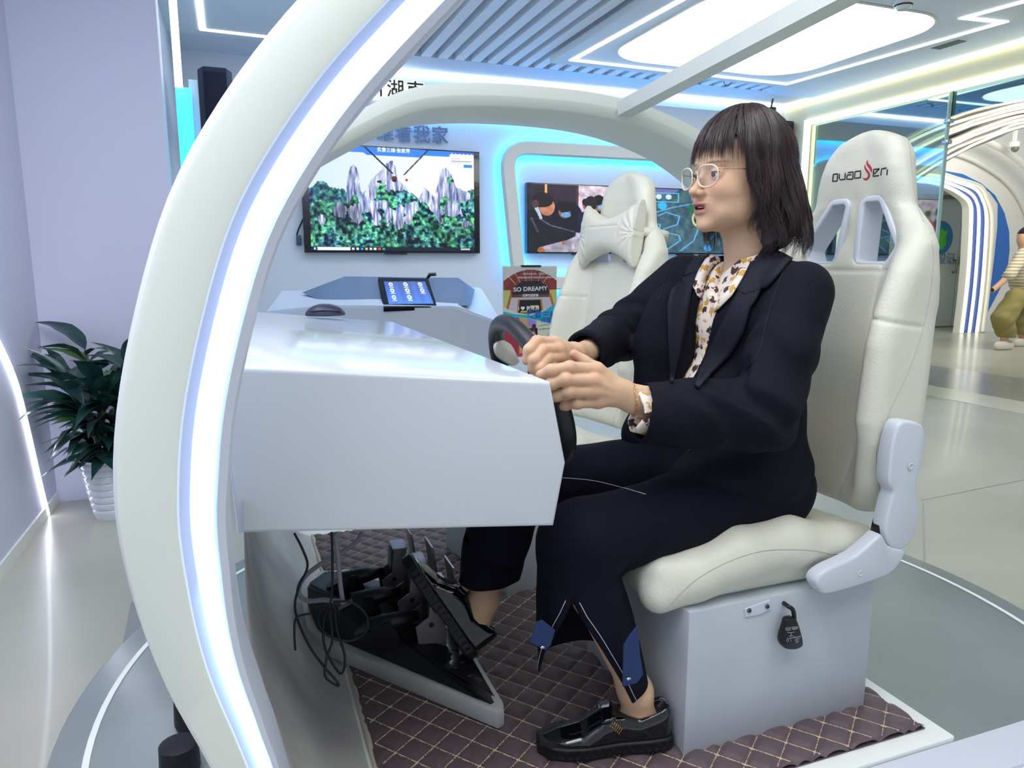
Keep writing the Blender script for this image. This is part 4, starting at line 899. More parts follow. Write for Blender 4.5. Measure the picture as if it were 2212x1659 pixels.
def f_back(P):
    X, Y, H = P[:, 0], P[:, 1], P[:, 2]; aY = np.abs(Y)
    out = (aY-wprof(H))*.92; out = smax(out, H-.815, .05); out = smax(out, -H-.0, .05)
    bol = np.interp(H, [0, .08, .2, .35, .5, .58, .62, .9], [.015, .05, .085, .08, .05, .025, .008, .012])
    e = np.clip((aY-(wprof(H)-.10))/.07, 0, 1); e = e*e*(3-2*e)
    fr = X-(.018+bol*e+.012*np.sin(np.clip(H, 0, .8)*5)+np.where(H > .66, .012, 0)*np.clip((H-.66)/.06, 0, 1)-.012*np.exp(-((H-.59)/.05)**2))
    bk = -X-(.055-.022*np.clip((H-.45)*10, 0, 1)); d = smax(smax(fr, bk, .03), out, .045)
    # creases: cross seam and bolster seams
    g = np.exp(-((H-.505)/.0035)**2)*(aY < .135)+np.exp(-((aY-(wprof(H)-.105))/.0035)**2)*(H < .53)*(H > .02)+np.exp(-((H-.40+.1*(aY-.2))/.0035)**2)*(aY > wprof(H)-.1)
    wr = .0016*np.sin(H*60+np.abs(Y)*25+3*np.sin(Y*40))*np.clip(1-np.abs(H-.62)/.09, 0, 1)
    d = d+.004*np.clip(g, 0, 1)*(X > 0)+wr*(X > 0)
    return smax(d, -tri2(aY, H), .012)
seat = thing('racing_seat', 'near white racing-style seat with the black and red logo, which the driver sits on', 'seat', (1.0, 1.26, .15), None)
back = sdf_obj('backrest', f_back, (-.08, -.25, -.03), (.14, .25, .84), .0042, M_lth, seat, xf=(Rb, BO))
def f_ring(P):
    X, Y, H = P[:, 0], P[:, 1], P[:, 2]; t = tri2(np.abs(Y), H)
    r = smax(np.abs(t-.003)-.0075, np.abs(X+.012)-.031, .005); return r
for sg_ in (-1, 1):
    sdf_obj('vent_ring', f_ring, (-.085, min(.01*sg_, .14*sg_), .50), (.055, max(.01*sg_, .14*sg_), .68), .0028, M_plw, seat, xf=(Rb, BO))
def f_cush(P):
    c = (.93, 1.26, .492); d = s_box(P, c, (.27, .215, .05), .045)
    X, Y = P[:, 0], P[:, 1]-1.26; d = d+.010*np.exp(-(Y/.10)**2)*(P[:, 2] > .5)
    for s in (-1, 1):
        v = 1.26+s*.185
        b = chain(P, [(.69, v, .468), (.76, v, .495), (.86, v, .520), (.98, v, .528), (1.10, v, .508), (1.17, v, .50)], [.034, .045, .052, .050, .042, .036], .02)
        d = smin(d, b, .018)
    aY = np.abs(Y); g = np.exp(-((aY-.140)/.004)**2)*(P[:, 2] > .5)+np.exp(-((X-.715-.25*(aY-.1))/.004)**2)*(P[:, 2] > .46)*(aY < .14)
    fr = np.exp(-((P[:, 2]-.505)/.01)**2)*(X < .68)*.0012*np.sin(Y*90)
    return d+.0035*np.clip(g, 0, 1)+fr
cush = sdf_obj('seat_cushion', f_cush, (.63, 1.01, .42), (1.24, 1.51, .60), .0045, M_lth, seat)
bx = box('seat_box', (.730, 1.033, .150), (1.172, 1.44, .445), M_sbox, seat, .003)
scf = mat('scuff_grey', (150, 158, 168), .6)
TB = bvh(back, cush, bx)
def decal(name, pts, w, m, parent, off=.0006, tree=None):
    P = []
    for x, y in pts:
        h = hit(tree or TB, x, y, off)
        if h is not None: P.append(h)
    if len(P) > 1: return tube(name, P, w, m, parent, 6)
def dense(P, step=3.0):
    out = []
    for a, b in zip(P[:-1], P[1:]):
        n = max(1, int(math.hypot(b[0]-a[0], b[1]-a[1])/step)); out += [(a[0]+(b[0]-a[0])*i/n, a[1]+(b[1]-a[1])*i/n) for i in range(n)]
    return out+[P[-1]]
zc = lambda L: [(1780+x/13.01, 320+y/13.01) for x, y in L]
M_ink = mat('logo_black', (18, 30, 30), .4); M_red = mat('logo_red', (190, 36, 58), .4)
for L in ([(265, 735), (385, 720), (370, 920), (245, 935), (265, 735)], [(435, 715), (428, 870)], [(450, 890), (590, 875), (600, 695)], [(675, 690), (825, 665), (810, 870), (640, 875), (655, 755), (775, 745)],
          [(875, 660), (1035, 640), (1025, 830), (860, 845), (875, 660)], [(1560, 580), (1400, 600), (1385, 790), (1540, 770)], [(1560, 580), (1420, 720)], [(1600, 770), (1620, 585), (1760, 555)], [(1785, 590), (1770, 755)]):
    decal('logo_letter', dense(zc(L)), .0016, M_ink, seat, -.0002)
def patch(name, A, B, n, k, m, parent, tree, off, thick=0.0):
    """ruled patch between two pixel polylines, laid on the surface"""
    A = resample(np.array(A, float), n); B = resample(np.array(B, float), n); V = []; last = None
    for i in range(n):
        for j in range(k):
            p = A[i]+(B[i]-A[i])*j/(k-1); h = hit(tree, p[0], p[1], off)
            if h is None: h = last if last is None else on_depth(p, last)
            V.append(h); last = h
    V = [v if v is not None else V[-1] for v in V]
    F = [(i*k+j, i*k+j+1, (i+1)*k+j+1, (i+1)*k+j) for i in range(n-1) for j in range(k-1)]
    o = mk(name, V, F, m, parent, True)
    if thick: md = o.modifiers.new('solid', 'SOLIDIFY'); md.thickness = thick; md.offset = 0
    return o
def on_depth(p, ref):
    r = FW+RT*(p[0]-IW/2)/FPX+UP*(IH/2-p[1])/FPX; return CAM+r*((np.array(ref)-CAM)@FW)
f1a = [(1165, 435), (1140, 500), (1140, 560), (1170, 630), (1225, 700), (1250, 760), (1230, 820), (1180, 850), (1110, 845), (1065, 810)]
f1b = [(1165, 435), (1168, 500), (1190, 560), (1240, 620), (1290, 690), (1302, 760), (1280, 840), (1215, 897), (1140, 903), (1065, 810)]
patch('logo_flame', zc(f1a), zc(f1b), 26, 4, M_red, seat, TB, .0008)
patch('logo_flame', zc([(1225, 320), (1195, 390), (1200, 460), (1240, 530), (1290, 590), (1325, 650), (1335, 700)]), zc([(1225, 320), (1234, 380), (1255, 432), (1312, 490), (1352, 560), (1360, 640), (1335, 700)]), 18, 4, M_red, seat, TB, .0008)
for L in ([(1958, 282), (1966, 330), (1972, 390), (1980, 440), (1996, 480)], [(2012, 520), (2016, 560), (2008, 640), (1990, 720), (1962, 800), (1925, 880), (1898, 950), (1893, 1000), (1900, 1060), (1918, 1110)],
          [(1448, 1305), (1500, 1255), (1570, 1215), (1650, 1190), (1740, 1188), (1800, 1196), (1850, 1192)]):
    P = dense([tuple(p) for p in cat([(a, 0, b) for a, b in L], 5)[:, [0, 2]]], 2.2)
    for i in range(0, len(P)-3, 3): pass
    decal('stitch_line', P, .0007, M_seam, seat, .0002)
M_hinge = mat('hinge_black', (14, 15, 22), .35)
def plate(name, L, v, t, m, parent, bev=.006): return prism(name, [tuple(p) for p in cat([on(x, y, v=v) for x, y in L], 4, True)], (0, t, 0), m, parent, bev, 3)
for sd_ in (0, 1):     # near side and far side covers
    n0 = len(COL.objects)
    up_ = plate('recliner_cover', [(1942, 918), (1970, 910), (1996, 922), (1999, 960), (1990, 1010), (1981, 1055), (1988, 1105), (1975, 1160), (1950, 1187), (1924, 1180), (1913, 1145), (1924, 1085), (1931, 1062), (1921, 1040), (1926, 980)], .992, .034, M_plw, seat)
    lo_ = plate('recliner_cover', [(1893, 1164), (1906, 1156), (1922, 1180), (1954, 1190), (1950, 1210), (1925, 1240), (1880, 1258), (1792, 1284), (1771, 1274), (1765, 1255), (1786, 1232), (1848, 1202)], .990, .032, M_plw, seat)
    hg = plate('hinge', [(1918, 1085), (1928, 1090), (1925, 1130), (1918, 1165), (1897, 1160), (1905, 1120)], 1.006, .02, M_hinge, seat, .002)
    for x, y in ((1966, 1007), (1857, 1238)):
        q = on(x, y, v=.991); lathe_ = sweep2('bolt_hole', [[(q[0]+r*math.cos(t), q[1]-.0025+dv, q[2]+r*math.sin(t)) for t in np.linspace(0, 2*math.pi, 16, endpoint=False)] for r, dv in ((.0068, .001), (.0045, .0), (.0035, .003), (.0005, .003))], M_plw, up_ if y < 1100 else lo_)
    if sd_ == 1:
        for o in (up_, lo_, hg):
            o.data.transform(Matrix.Translation((0, 2.52, 0))@Matrix.Diagonal((1, -1, 1, 1))); o.data.flip_normals()
            for c in o.children: c.data.transform(Matrix.Translation((0, 2.52, 0))@Matrix.Diagonal((1, -1, 1, 1))); c.data.flip_normals()
near_parts = [o for o in seat.children if o.name.split('.')[0] in ('backrest', 'vent_ring', 'seat_cushion', 'seat_box', 'recliner_cover', 'hinge')]
br = prism('seat_bracket', [tuple(on(x, y, v=1.030)) for x, y in ((1609, 1316), (1611, 1334), (1640, 1328), (1666, 1317), (1664, 1296))], (0, .003, 0), M_plw, seat, .0008, 1)
for x, y in ((1620, 1320), (1659, 1311)):
    q = on(x, y, v=1.027); sweep2('screw', [[(q[0]+r*math.cos(t), q[1]+dv, q[2]+r*math.sin(t)) for t in np.linspace(0, 2*math.pi, 12, endpoint=False)] for r, dv in ((.0048, .0025), (.004, .0), (.0005, -.0004))], mat('screw_steel', (120, 124, 132), .3, metal=1), br)
    for d in ((.0022, .0022), (.0022, -.0022)): tube('cross_slot', [q+[-d[0], -.0006, -d[1]], q+[d[0], -.0006, d[1]]], .0006, M_hinge, br, 4)
lv = [on(1680, 1292, v=1.06), on(1700, 1308, v=1.02), on(1713, 1318, v=1.012), on(1716, 1342, v=1.01)]
tube('lever_rod', cat(lv, 5), .0042, M_hinge, seat, 10)
kb = prism('lever_knob', [tuple(p) for p in cat([on(x, y, v=1.004) for x, y in ((1702, 1338), (1720, 1337), (1730, 1362), (1736, 1390), (1730, 1400), (1716, 1404), (1698, 1402), (1689, 1390), (1690, 1375), (1697, 1352))], 3, True)], (0, .014, 0), M_hinge, seat, .003, 2)
M_kt = mat('knob_print', (170, 172, 190), .5)
for w, x, y, sz, an in (('FREE', 1718, 1355.5, .0066, 176), ('LOCK', 1704, 1357, .0066, 176), ('DOWN', 1721, 1376, .0056, 176), ('LIFT', 1721, 1381, .0056, 176), ('UP', 1722, 1386, .0056, 176)):
    a_ = math.radians(an); text('knob_lettering', w, sz, basis(on(x, y, v=1.0028), (math.cos(a_), 0, math.sin(a_)), (-math.sin(a_), 0, math.cos(a_))), M_kt, kb, ext=.0002)
for L in ([(1699, 1362), (1708, 1361)], [(1712, 1360), (1721, 1359)], [(1701, 1366), (1706, 1367), (1711, 1366.5), (1716, 1365)], [(1709, 1367), (1708.5, 1378)], [(1704, 1374), (1714, 1373.5)], [(1704, 1379), (1713, 1378)], [(1702, 1377), (1698.5, 1385)], [(1704, 1381), (1701, 1388)], [(1708.5, 1381), (1708.5, 1386)]):
    tube('knob_symbol', [on(x, y, v=1.0028) for x, y in L], .0006, M_kt, kb, 4)
# far seat: the same seat, its own place
fs = seat.copy(); COL.objects.link(fs); fs['label'] = 'far white racing-style seat, empty, with a bow-shaped headrest pillow strapped on'
FR = math.radians(9); fs.rotation_euler = (0, 0, FR); fs.location = (.875, 2.03, .15)
for o in near_parts:
    c = o.copy(); COL.objects.link(c); c.parent = fs
    for g in o.children: k = g.copy(); COL.objects.link(k); k.parent = c
def toFar(p):
    p = np.array(p)-np.array([1.0, 1.26, .15]); c, s = math.cos(FR), math.sin(FR); return np.array([p[0]*c-p[1]*s+.875, p[0]*s+p[1]*c+2.03, p[2]+.15])
# pillow in backrest coordinates, carried to the far seat
Rz = np.array([[math.cos(FR), -math.sin(FR), 0], [math.sin(FR), math.cos(FR), 0], [0, 0, 1.0]])
def f_pil(P):
    X, Y, H = P[:, 0]-.052, P[:, 1], P[:, 2]-.605; aY = np.abs(Y); hh = .052+.050*np.clip(aY/.135, 0, 1)**1.8
    th_ = .036*np.sqrt(np.clip(1-(aY/.150)**3, 0.02, 1))*np.sqrt(np.clip(1-(np.abs(H)/hh)**3, .02, 1))+.004
    d = np.maximum(np.maximum(np.abs(X)-th_, (np.abs(H)-hh)*.8), (aY-.137))*.7
    d = smax(d, np.abs(X)-.05, .01)
    g = np.exp(-((H-.022)/.002)**2)*(aY < .075)+np.exp(-((aY-.078-.15*np.abs(H))/.002)**2)
    rad = .0018*np.sin(np.arctan2(H, 0.135-aY)*14)*np.clip((aY-.08)/.03, 0, 1)
    return d+.002*np.clip(g, 0, 1)*(X > 0)+rad
R2 = Rz@Rb; B2 = toFar(BO)
hp = thing('headrest_pillow', 'cream bow-shaped headrest pillow strapped to the far white seat', 'pillow', tuple(R2@np.array([.05, 0, .60])+B2))
sdf_obj('pillow', f_pil, (-.01, -.15, .48), (.11, .15, .73), .0035, M_lth, hp, xf=(R2, B2))
sp = []
for yy, xx in ((-.132, .045), (-.150, .0), (-.148, -.05), (-.10, -.085), (0, -.088), (.10, -.085), (.148, -.05), (.150, .0), (.132, .045)): sp.append(R2@np.array([xx, yy, .615])+B2)
ring = [[p+R2@np.array([0, 0, .013]), p+R2@np.array([0, 0, -.013])] for p in cat(sp, 5)]
o = sweep2('strap', ring, M_lth, hp, closed_ring=False); md = o.modifiers.new('solid', 'SOLIDIFY'); md.thickness = .003
zp = R2@np.array([.045, .0-.134, .585])+B2; tube('zip_pull', [zp, zp+[0, 0, -.02]], .003, mat('zip_grey', (190, 190, 190), .3, metal=1), hp, 6)
# black swivel console part between the seats
q = on(1290, 885, v=1.9)
# ============================================================= the driver
M_skin = attrmat('skin', rough=.5, bump=.12, bscale=260, spec=.35, sss=.12)
SK = np.array(lin((216, 178, 146)))
HO = np.array([.962, 1.262, 1.242]); HS = .96
yw = math.radians(2); RH = np.array([[-math.cos(yw), math.sin(yw), 0], [-math.sin(yw), -math.cos(yw), 0], [0, 0, 1.0]])
def HW(p): return RH@(np.array(p, float)*HS)+HO
def f_head(P):
    d = s_ell(P, (-.012, 0, .030), (.092, .074, .088))
    d = smin(d, s_ell(P, (.030, 0, -.028), (.060, .060, .082)), .02)
    d = smin(d, s_ell(P, (.050, 0, .045), (.040, .056, .045)), .015)
    for s in (-1, 1):
        d = smin(d, s_ell(P, (.008, .049*s, -.062), (.034, .013, .034)), .03)
        d = smin(d, s_ell(P, (.058, .037*s, -.032), (.027, .023, .025)), .02)
        d = smin(d, s_ell(P, (.040, .038*s, -.075), (.035, .018, .022)), .02)
    d = smin(d, s_ell(P, (.052, 0, -.086), (.036, .034, .024)), .02)
    d = smin(d, s_ell(P, (.080, 0, -.101), (.014, .018, .013)), .018)
    d = smin(d, s_ell(P, (.076, 0, -.060), (.022, .028, .022)), .018)
    d = smin(d, s_ell(P, (.074, 0, .022), (.017, .044, .011)), .014)
    for s in (-1, 1): d = smax(d, -s_ell(P, (.104, .031*s, .001), (.020, .019, .012)), .012)
    d = smin(d, s_cap(P, (.083, 0, .012), (.106, 0, -.030), .0055, .0085), .010)
    d = smin(d, s_ell(P, (.110, 0, -.033), (.0105, .0105, .0088)), .008)
    for s in (-1, 1):
        d = smin(d, s_ell(P, (.099, .0125*s, -.037), (.0105, .0068, .0068)), .006)
        d = smax(d, -s_ell(P, (.1045, .0062*s, -.0435), (.0055, .0032, .0030)), .003)
        lid = np.linalg.norm(P-np.array([.0755, .031*s, -.001], np.float32), axis=1)-.0148
        lid = smax(lid, -s_ell(P, (.0925, .032*s, -.0020), (.011, .0140, .0042)), .0012); d = smin(d, lid, .004)
    d = smax(d, -s_ell(P, (.099, 0, -.0655), (.016, .0165, .0045)), .003)
    d = smin(d, s_ell(P, (.0965, 0, -.0580), (.0085, .0200, .0046)), .004); d = smin(d, s_ell(P, (.1000, .0045, -.0575), (.005, .0055, .0045)), .003); d = smin(d, s_ell(P, (.1000, -.0045, -.0575), (.005, .0055, .0045)), .003)
    d = smin(d, s_ell(P, (.0920, 0, -.0745), (.0088, .0165, .0056)), .004)
    d = smin(d, s_cap(P, (-.020, 0, -.050), (-.048, 0, -.190), .050, .054), .025)
    for s in (-1, 1): d = smin(d, s_ell(P, (-.012, .077*s, -.012), (.017, .006, .030)), .006)
    return d
def c_head(V):
    C = np.tile(SK, (len(V), 1)); x, y, z = V[:, 0], V[:, 1], V[:, 2]
    lip = np.exp(-(((z+.0655)/.0120)**2)**2)*np.exp(-((y/.0215)**2)**2)*(x > .084); C = C*(1-lip[:, None])+np.array(lin((172, 94, 90)))*lip[:, None]
    inn_ = ((s_ell(V.astype(np.float32), (.094, 0, -.0655), (.016, .0165, .0048)) < 0) & (x < .094)).astype(float); C = C*(1-inn_[:, None])+np.array(lin((70, 24, 26)))*inn_[:, None]
    for s in (-1, 1):
        ch = .35*np.exp(-(((y-.042*s)/.02)**2+((z+.03)/.018)**2))*(x > .03); C = C*(1-ch[:, None])+np.array(lin((214, 150, 124)))*ch[:, None]
        bz = .021+.0015*np.cos((y-.036*s)/.02); br_ = np.exp(-(((z-bz-.001)/.0028)**2)**2)*np.exp(-((((y-.033*s)/.0175)**2)**2))*(x > .05)*.65; C = C*(1-br_[:, None])+np.array(lin((70, 50, 46)))*br_[:, None]
        dd = np.linalg.norm(V-np.array([.0755, .031*s, -.001]), axis=1); ey = np.exp(-(((z-.0032)/.0013)**2))*np.exp(-((y-.032*s)/.0125)**4)*(dd < .0158)*(x > .08)*.85; C = C*(1-ey[:, None])+np.array(lin((40, 26, 26)))*ey[:, None]
    return C
def relaxed(V, F, n=1):
    for _ in range(n):
        A = np.zeros_like(V); k = np.zeros(len(V))
        for i in range(4):
            j = (i+1) % 4; np.add.at(A, F[:, i], V[F[:, j]]); np.add.at(k, F[:, i], 1); np.add.at(A, F[:, j], V[F[:, i]]); np.add.at(k, F[:, j], 1)
        V = V*.5+.5*A/np.maximum(k, 1)[:, None]
    return V
VS = []; FS = []; CS = []; nb = 0
def addpart(V, F, C):
    global nb
    VS.append(V); FS.append(F+nb); CS.append(C); nb += len(V)
V, F = nets(f_head, (-.12, -.095, -.20), (.13, .095, .13), .0017); V = relaxed(V, F); C = c_head(V); addpart((V*HS)@RH.T+HO, F, C)
# joints (hands placed on the wheel)
def J(x, y, v): return on(x, y, v=v)
NW, FWr = J(1368, 862, 1.10), J(1252, 768, 1.31)
NE, NSh = np.array([.875, 1.045, .80]), np.array([.995, 1.10, 1.012]); FE, FSh = np.array([.83, 1.50, .905]), np.array([.955, 1.435, 1.03])
def f_nhand(P):
    k = [J(1290, 799, 1.105), J(1282, 822, 1.095), J(1283, 846, 1.095), J(1292, 868, 1.10)]
    d = s_cap(P, NW+(NE-NW)*.25, NW, .030, .024, ((0, 1, 0), .85))
    d = smin(d, s_cap(P, NW, J(1335, 850, 1.10), .024, .024, ((0, 1, 0), .75)), .012)
    for q in k: d = smin(d, s_cap(P, J(1345, 848, 1.105), q, .018, .0125), .010)
    fg = [([k[0], J(1230, 794, 1.105), J(1190, 800, 1.115), J(1168, 810, 1.125)], [.0118, .0108, .0100, .0088]),
          ([k[1], J(1222, 820, 1.10), J(1190, 829, 1.115), J(1172, 838, 1.13)], [.0120, .0110, .0102, .0088]),
          ([k[2], J(1230, 846, 1.10), J(1204, 854, 1.12), J(1190, 862, 1.14)], [.0116, .0106, .0098, .0085]),
          ([k[3], J(1246, 871, 1.105), J(1222, 875, 1.125), J(1208, 880, 1.14)], [.0104, .0095, .0086, .0076])]
    f = None
    for p, r in fg:
        e = chain(P, p, r, .004)
        for q, rr_ in zip(p[1:3], r[1:3]): e = smin(e, s_ell(P, q+np.array([0, -.0015, 0]), (rr_*1.1,)*3), .004)
        f = e if f is None else smin(f, e, .0012)
    d = smin(d, f, .006)
    t = chain(P, [J(1335, 835, 1.115), J(1290, 798, 1.135), J(1262, 781, 1.145), J(1240, 765, 1.15)], [.016, .0125, .0105, .0085], .006); d = smin(d, t, .005)
    for a, b in (((k[0]), J(1340, 848, 1.10)), (k[1], J(1340, 850, 1.10)), (k[2], J(1340, 853, 1.10))): d = smin(d, s_cap(P, a+np.array([0, -.0095, 0]), b+np.array([0, -.012, 0]), .0022, .0016), .005)
    return d
def f_fhand(P):
    k = [J(1196, 742, 1.195), J(1205, 756, 1.185), J(1209, 774, 1.182), J(1206, 790, 1.185)]
    d = s_cap(P, FWr+(FE-FWr)*.3, FWr, .029, .024, ((0, 0, 1), .85))
    d = smin(d, s_cap(P, FWr, J(1236, 766, 1.25), .025, .024), .012)
    for q in k: d = smin(d, s_cap(P, J(1240, 767, 1.25), q, .019, .0135), .010)
    fg = [([k[0], J(1160, 738, 1.17), J(1143, 755, 1.16), J(1138, 778, 1.165)], [.0118, .0110, .0100, .0088]),
          ([k[1], J(1172, 757, 1.16), J(1154, 777, 1.15), J(1150, 797, 1.155)], [.0122, .0112, .0102, .0090]),
          ([k[2], J(1182, 776, 1.155), J(1166, 795, 1.145), J(1163, 810, 1.15)], [.0118, .0108, .0098, .0086]),
          ([k[3], J(1190, 793, 1.155), J(1178, 806, 1.145), J(1176, 818, 1.15)], [.0106, .0098, .0090, .0080])]
    f = None
    for p, r in fg:
        e = chain(P, p, r, .004); f = e if f is None else smin(f, e, .0015)
    d = smin(d, f, .006)
    return smin(d, chain(P, [J(1236, 785, 1.25), J(1215, 800, 1.23), J(1195, 812, 1.22), J(1180, 818, 1.21)], [.015, .012, .010, .008], .006), .006)
def skincol(V, kn=None):
    C = np.tile(SK, (len(V), 1)); n = fbm(V[:, 0]*90, V[:, 2]*90+V[:, 1]*50, 5, 3)[:, None]; C = C*(.94+.12*n); return C
def bounds(pts, m): P = np.array(pts); return P.min(0)-m, P.max(0)+m
lo, hi = bounds([NW+(NE-NW)*.3, NW, J(1170, 800, 1.17), J(1225, 900, 1.13), J(1240, 765, 1.15)], .04); V, F = nets(f_nhand, lo, hi, .0018); V = relaxed(V, F)
C = skincol(V)
for x, y, v in ((1290, 800, 1.095), (1284, 824, 1.085), (1286, 850, 1.085), (1296, 876, 1.09), (1232, 792, 1.105), (1224, 824, 1.095), (1234, 852, 1.095), (1240, 765, 1.145)):
    q = J(x, y, v); w = .35*np.exp(-((V-q)**2).sum(1)/.011**2)[:, None]; C = C*(1-w)+np.array(lin((206, 140, 118)))*w
addpart(V, F, C)
lo, hi = bounds([FWr+(FE-FWr)*.35, FWr, J(1137, 740, 1.15), J(1170, 826, 1.2)], .04); V, F = nets(f_fhand, lo, hi, .0018); V = relaxed(V, F)
C = skincol(V)
for x, y, v in ((1196, 742, 1.185), (1205, 756, 1.175), (1209, 774, 1.172), (1160, 738, 1.16), (1172, 757, 1.15), (1182, 776, 1.145)):
    q = J(x, y, v); w = .35*np.exp(-((V-q)**2).sum(1)/.010**2)[:, None]; C = C*(1-w)+np.array(lin((214, 150, 124)))*w
addpart(V, F, C)
NK, NA = np.array([.545, 1.125, .575]), J(1372, 1492, 1.10); NH = np.array([1.02, 1.18, .60])
FK, FA = np.array([.52, 1.40, .60]), J(1043, 1300, 1.40); FH = np.array([1.0, 1.35, .60])
def f_body(P):
    d = s_ell(P, (1.03, 1.265, .93), (.10, .14, .14)); d = smin(d, s_ell(P, (1.03, 1.265, .72), (.10, .13, .15)), .03)
    d = smin(d, s_cap(P, HW((-.03, 0, -.10)), (1.02, 1.265, 1.0), .046, .06), .03)
    for a, b, ra, rb in ((NSh, NE, .045, .036), (NE, NW, .034, .024), (FSh, FE, .045, .036), (FE, FWr, .034, .024), (NH, NK, .070, .050), (FH, FK, .070, .050)): d = smin(d, s_cap(P, a, b, ra, rb), .02)
    for K, A in ((NK+np.array([-.005, .012, 0]), NA), (FK, FA)):
        d = smin(d, s_cap(P, K, K+(A-K)*.35, .042, .041), .02); d = smin(d, s_cap(P, K+(A-K)*.35, K+(A-K)*.92, .041, .028), .02); d = smin(d, s_cap(P, K+(A-K)*.92, A, .029, .032), .01)
    # feet
    d = smin(d, s_cap(P, NA, (.675, 1.090, .212), .030, .024), .02); d = smin(d, s_cap(P, (.68, 1.09, .205), (.625, 1.10, .208), .022, .020), .02)
    d = smin(d, s_ell(P, NA+np.array([.004, -.026, -.004]), (.012, .009, .014)), .012)
    ft = J(985, 1320, 1.43); d = smin(d, s_cap(P, FA, J(1032, 1345, 1.39), .031, .024), .02); d = smin(d, s_cap(P, J(1030, 1345, 1.39), J(1000, 1310, 1.42), .022, .018), .02)
    return d
V, F = nets(f_body, (.30, .95, .14), (1.22, 1.62, 1.16), .006); V = relaxed(V, F, 2); addpart(V, F, skincol(V))
me = fastmesh('person', np.vstack(VS), np.vstack(FS)); setcol(me, np.vstack(CS)); me.materials.append(M_skin)
PB = link(me, 'person', None, None, True); tag(PB, 'seated woman in black blazer and glasses holding the steering wheel with both hands', 'person')
# eyes, teeth
M_eye = mat('eye_white', (232, 226, 222), .2, coat=.5); M_iris = mat('iris_dark', (30, 18, 16), .3, coat=.2); M_teeth = mat('teeth', (236, 230, 218), .3)
def sph(name, c, r, m, parent, sc=(1, 1, 1), n=20):
    bm = bmesh.new(); bmesh.ops.create_uvsphere(bm, u_segments=n, v_segments=n//2, radius=1, matrix=Matrix.Translation(Vector(c))@Matrix.Diagonal((r*sc[0], r*sc[1], r*sc[2], 1))); return from_bm(name, bm, m, parent, True)
for s in (-1, 1):
    e = sph('eye', HW((.0755, .031*s, -.001)), .0132*HS, M_eye, PB)
    g_ = np.array([1.0, 0.04, .0]); g_ /= np.linalg.norm(g_); sph('iris', HW(np.array([.0755, .031*s, -.001])+g_*.0098), .0064, M_iris, e, (.75, 1, 1))
    P = [HW((.0755+.0150*math.cos(t)*.93, .032*s+.0140*math.sin(t), .0030+.0012*math.cos(t)*1.0)) for t in np.linspace(-1.15, 1.15, 14)]
    tube('eyelashes', P, [.0003]+[.0008]*12+[.0003], mat('lash_black', (20, 14, 16), .6), e, 5)
V = []; 
for k in range(6):
    a = (k-2.5)*.0052; box('tooth', HW((.0905-.12*abs(a)**1.2, a-.0024, -.0655)), HW((.0875, a+.0024, -.0605)), M_teeth, PB, .0006, 1)
# ---- clothes
M_blz = mat('blazer_black', (13, 14, 27), .8, bump=.15, bscale=500, spec=.2)
M_trs = mat('trousers_black', (10, 11, 28), .85, bump=.12, bscale=500, spec=.2)
def torso(P, o=0.0):
    d = s_ell(P, (1.012, 1.265, .93), (.120+o, .163+o, .165+o)); d = smin(d, s_ell(P, (.985, 1.265, .76), (.138+o, .155+o, .15+o)), .04)
    d = smin(d, s_cap(P, (1.025, 1.125, 1.022), (.965, 1.41, 1.035), .050+o, .048+o), .03)
    return smin(d, s_cap(P, (1.0, 1.262, 1.07), (1.01, 1.262, 1.03), .052+o, .075+o), .03)
def wr3(P, s=1.0, a=.004):
    n = np.sin(P[:, 0]*34*s+P[:, 2]*22*s+2.2*np.sin(P[:, 1]*26*s+P[:, 2]*17*s))*.6+np.sin(P[:, 2]*61*s-P[:, 0]*29*s+1.7*np.sin(P[:, 0]*37*s))*.4
    return a*n
def f_shirt(P):
    d = torso(P, -.014)
    z = P[:, 2]; vee = np.maximum(np.abs(P[:, 1]-1.262)-np.clip((z-.985)*.62, 0, .07), P[:, 0]-1.0); d = smax(d, -vee, .004)
    d = smax(d, -s_cap(P, HW((-.03, 0, -.08)), (1.005, 1.262, 1.04), .054, .056), .004)
    return d+wr3(P, 1.6, .0015)
pm = bpy.data.materials.new('shirt_print'); pm.use_nodes = True; nt = pm.node_tree; b = nt.nodes['Principled BSDF']; b.inputs['Roughness'].default_value = .6
tc = nt.nodes.new('ShaderNodeTexCoord'); nz = nt.nodes.new('ShaderNodeTexNoise'); nz.inputs['Scale'].default_value = 110; ma = nt.nodes.new('ShaderNodeMixRGB'); ma.inputs[0].default_value = .022
nt.links.new(tc.outputs['Object'], nz.inputs['Vector']); nt.links.new(tc.outputs['Object'], ma.inputs[1]); nt.links.new(nz.outputs[1], ma.inputs[2])
vo = nt.nodes.new('ShaderNodeTexVoronoi'); vo.inputs['Scale'].default_value = 50; vo.inputs['Randomness'].default_value = .45; nt.links.new(ma.outputs[0], vo.inputs['Vector'])
r1 = nt.nodes.new('ShaderNodeValToRGB'); r1.color_ramp.interpolation = 'CONSTANT'; r1.color_ramp.elements[0].color = (1, 1, 1, 1); r1.color_ramp.elements[1].position = .43; r1.color_ramp.elements[1].color = (0, 0, 0, 1); nt.links.new(vo.outputs['Distance'], r1.inputs[0])
sep = nt.nodes.new('ShaderNodeSeparateColor'); nt.links.new(vo.outputs['Color'], sep.inputs[0]); r2 = nt.nodes.new('ShaderNodeValToRGB'); r2.color_ramp.interpolation = 'CONSTANT'
r2.color_ramp.elements[0].color = (*lin((78, 46, 38)), 1); r2.color_ramp.elements[1].position = .5; r2.color_ramp.elements[1].color = (*lin((206, 160, 70)), 1); nt.links.new(sep.outputs[0], r2.inputs[0])
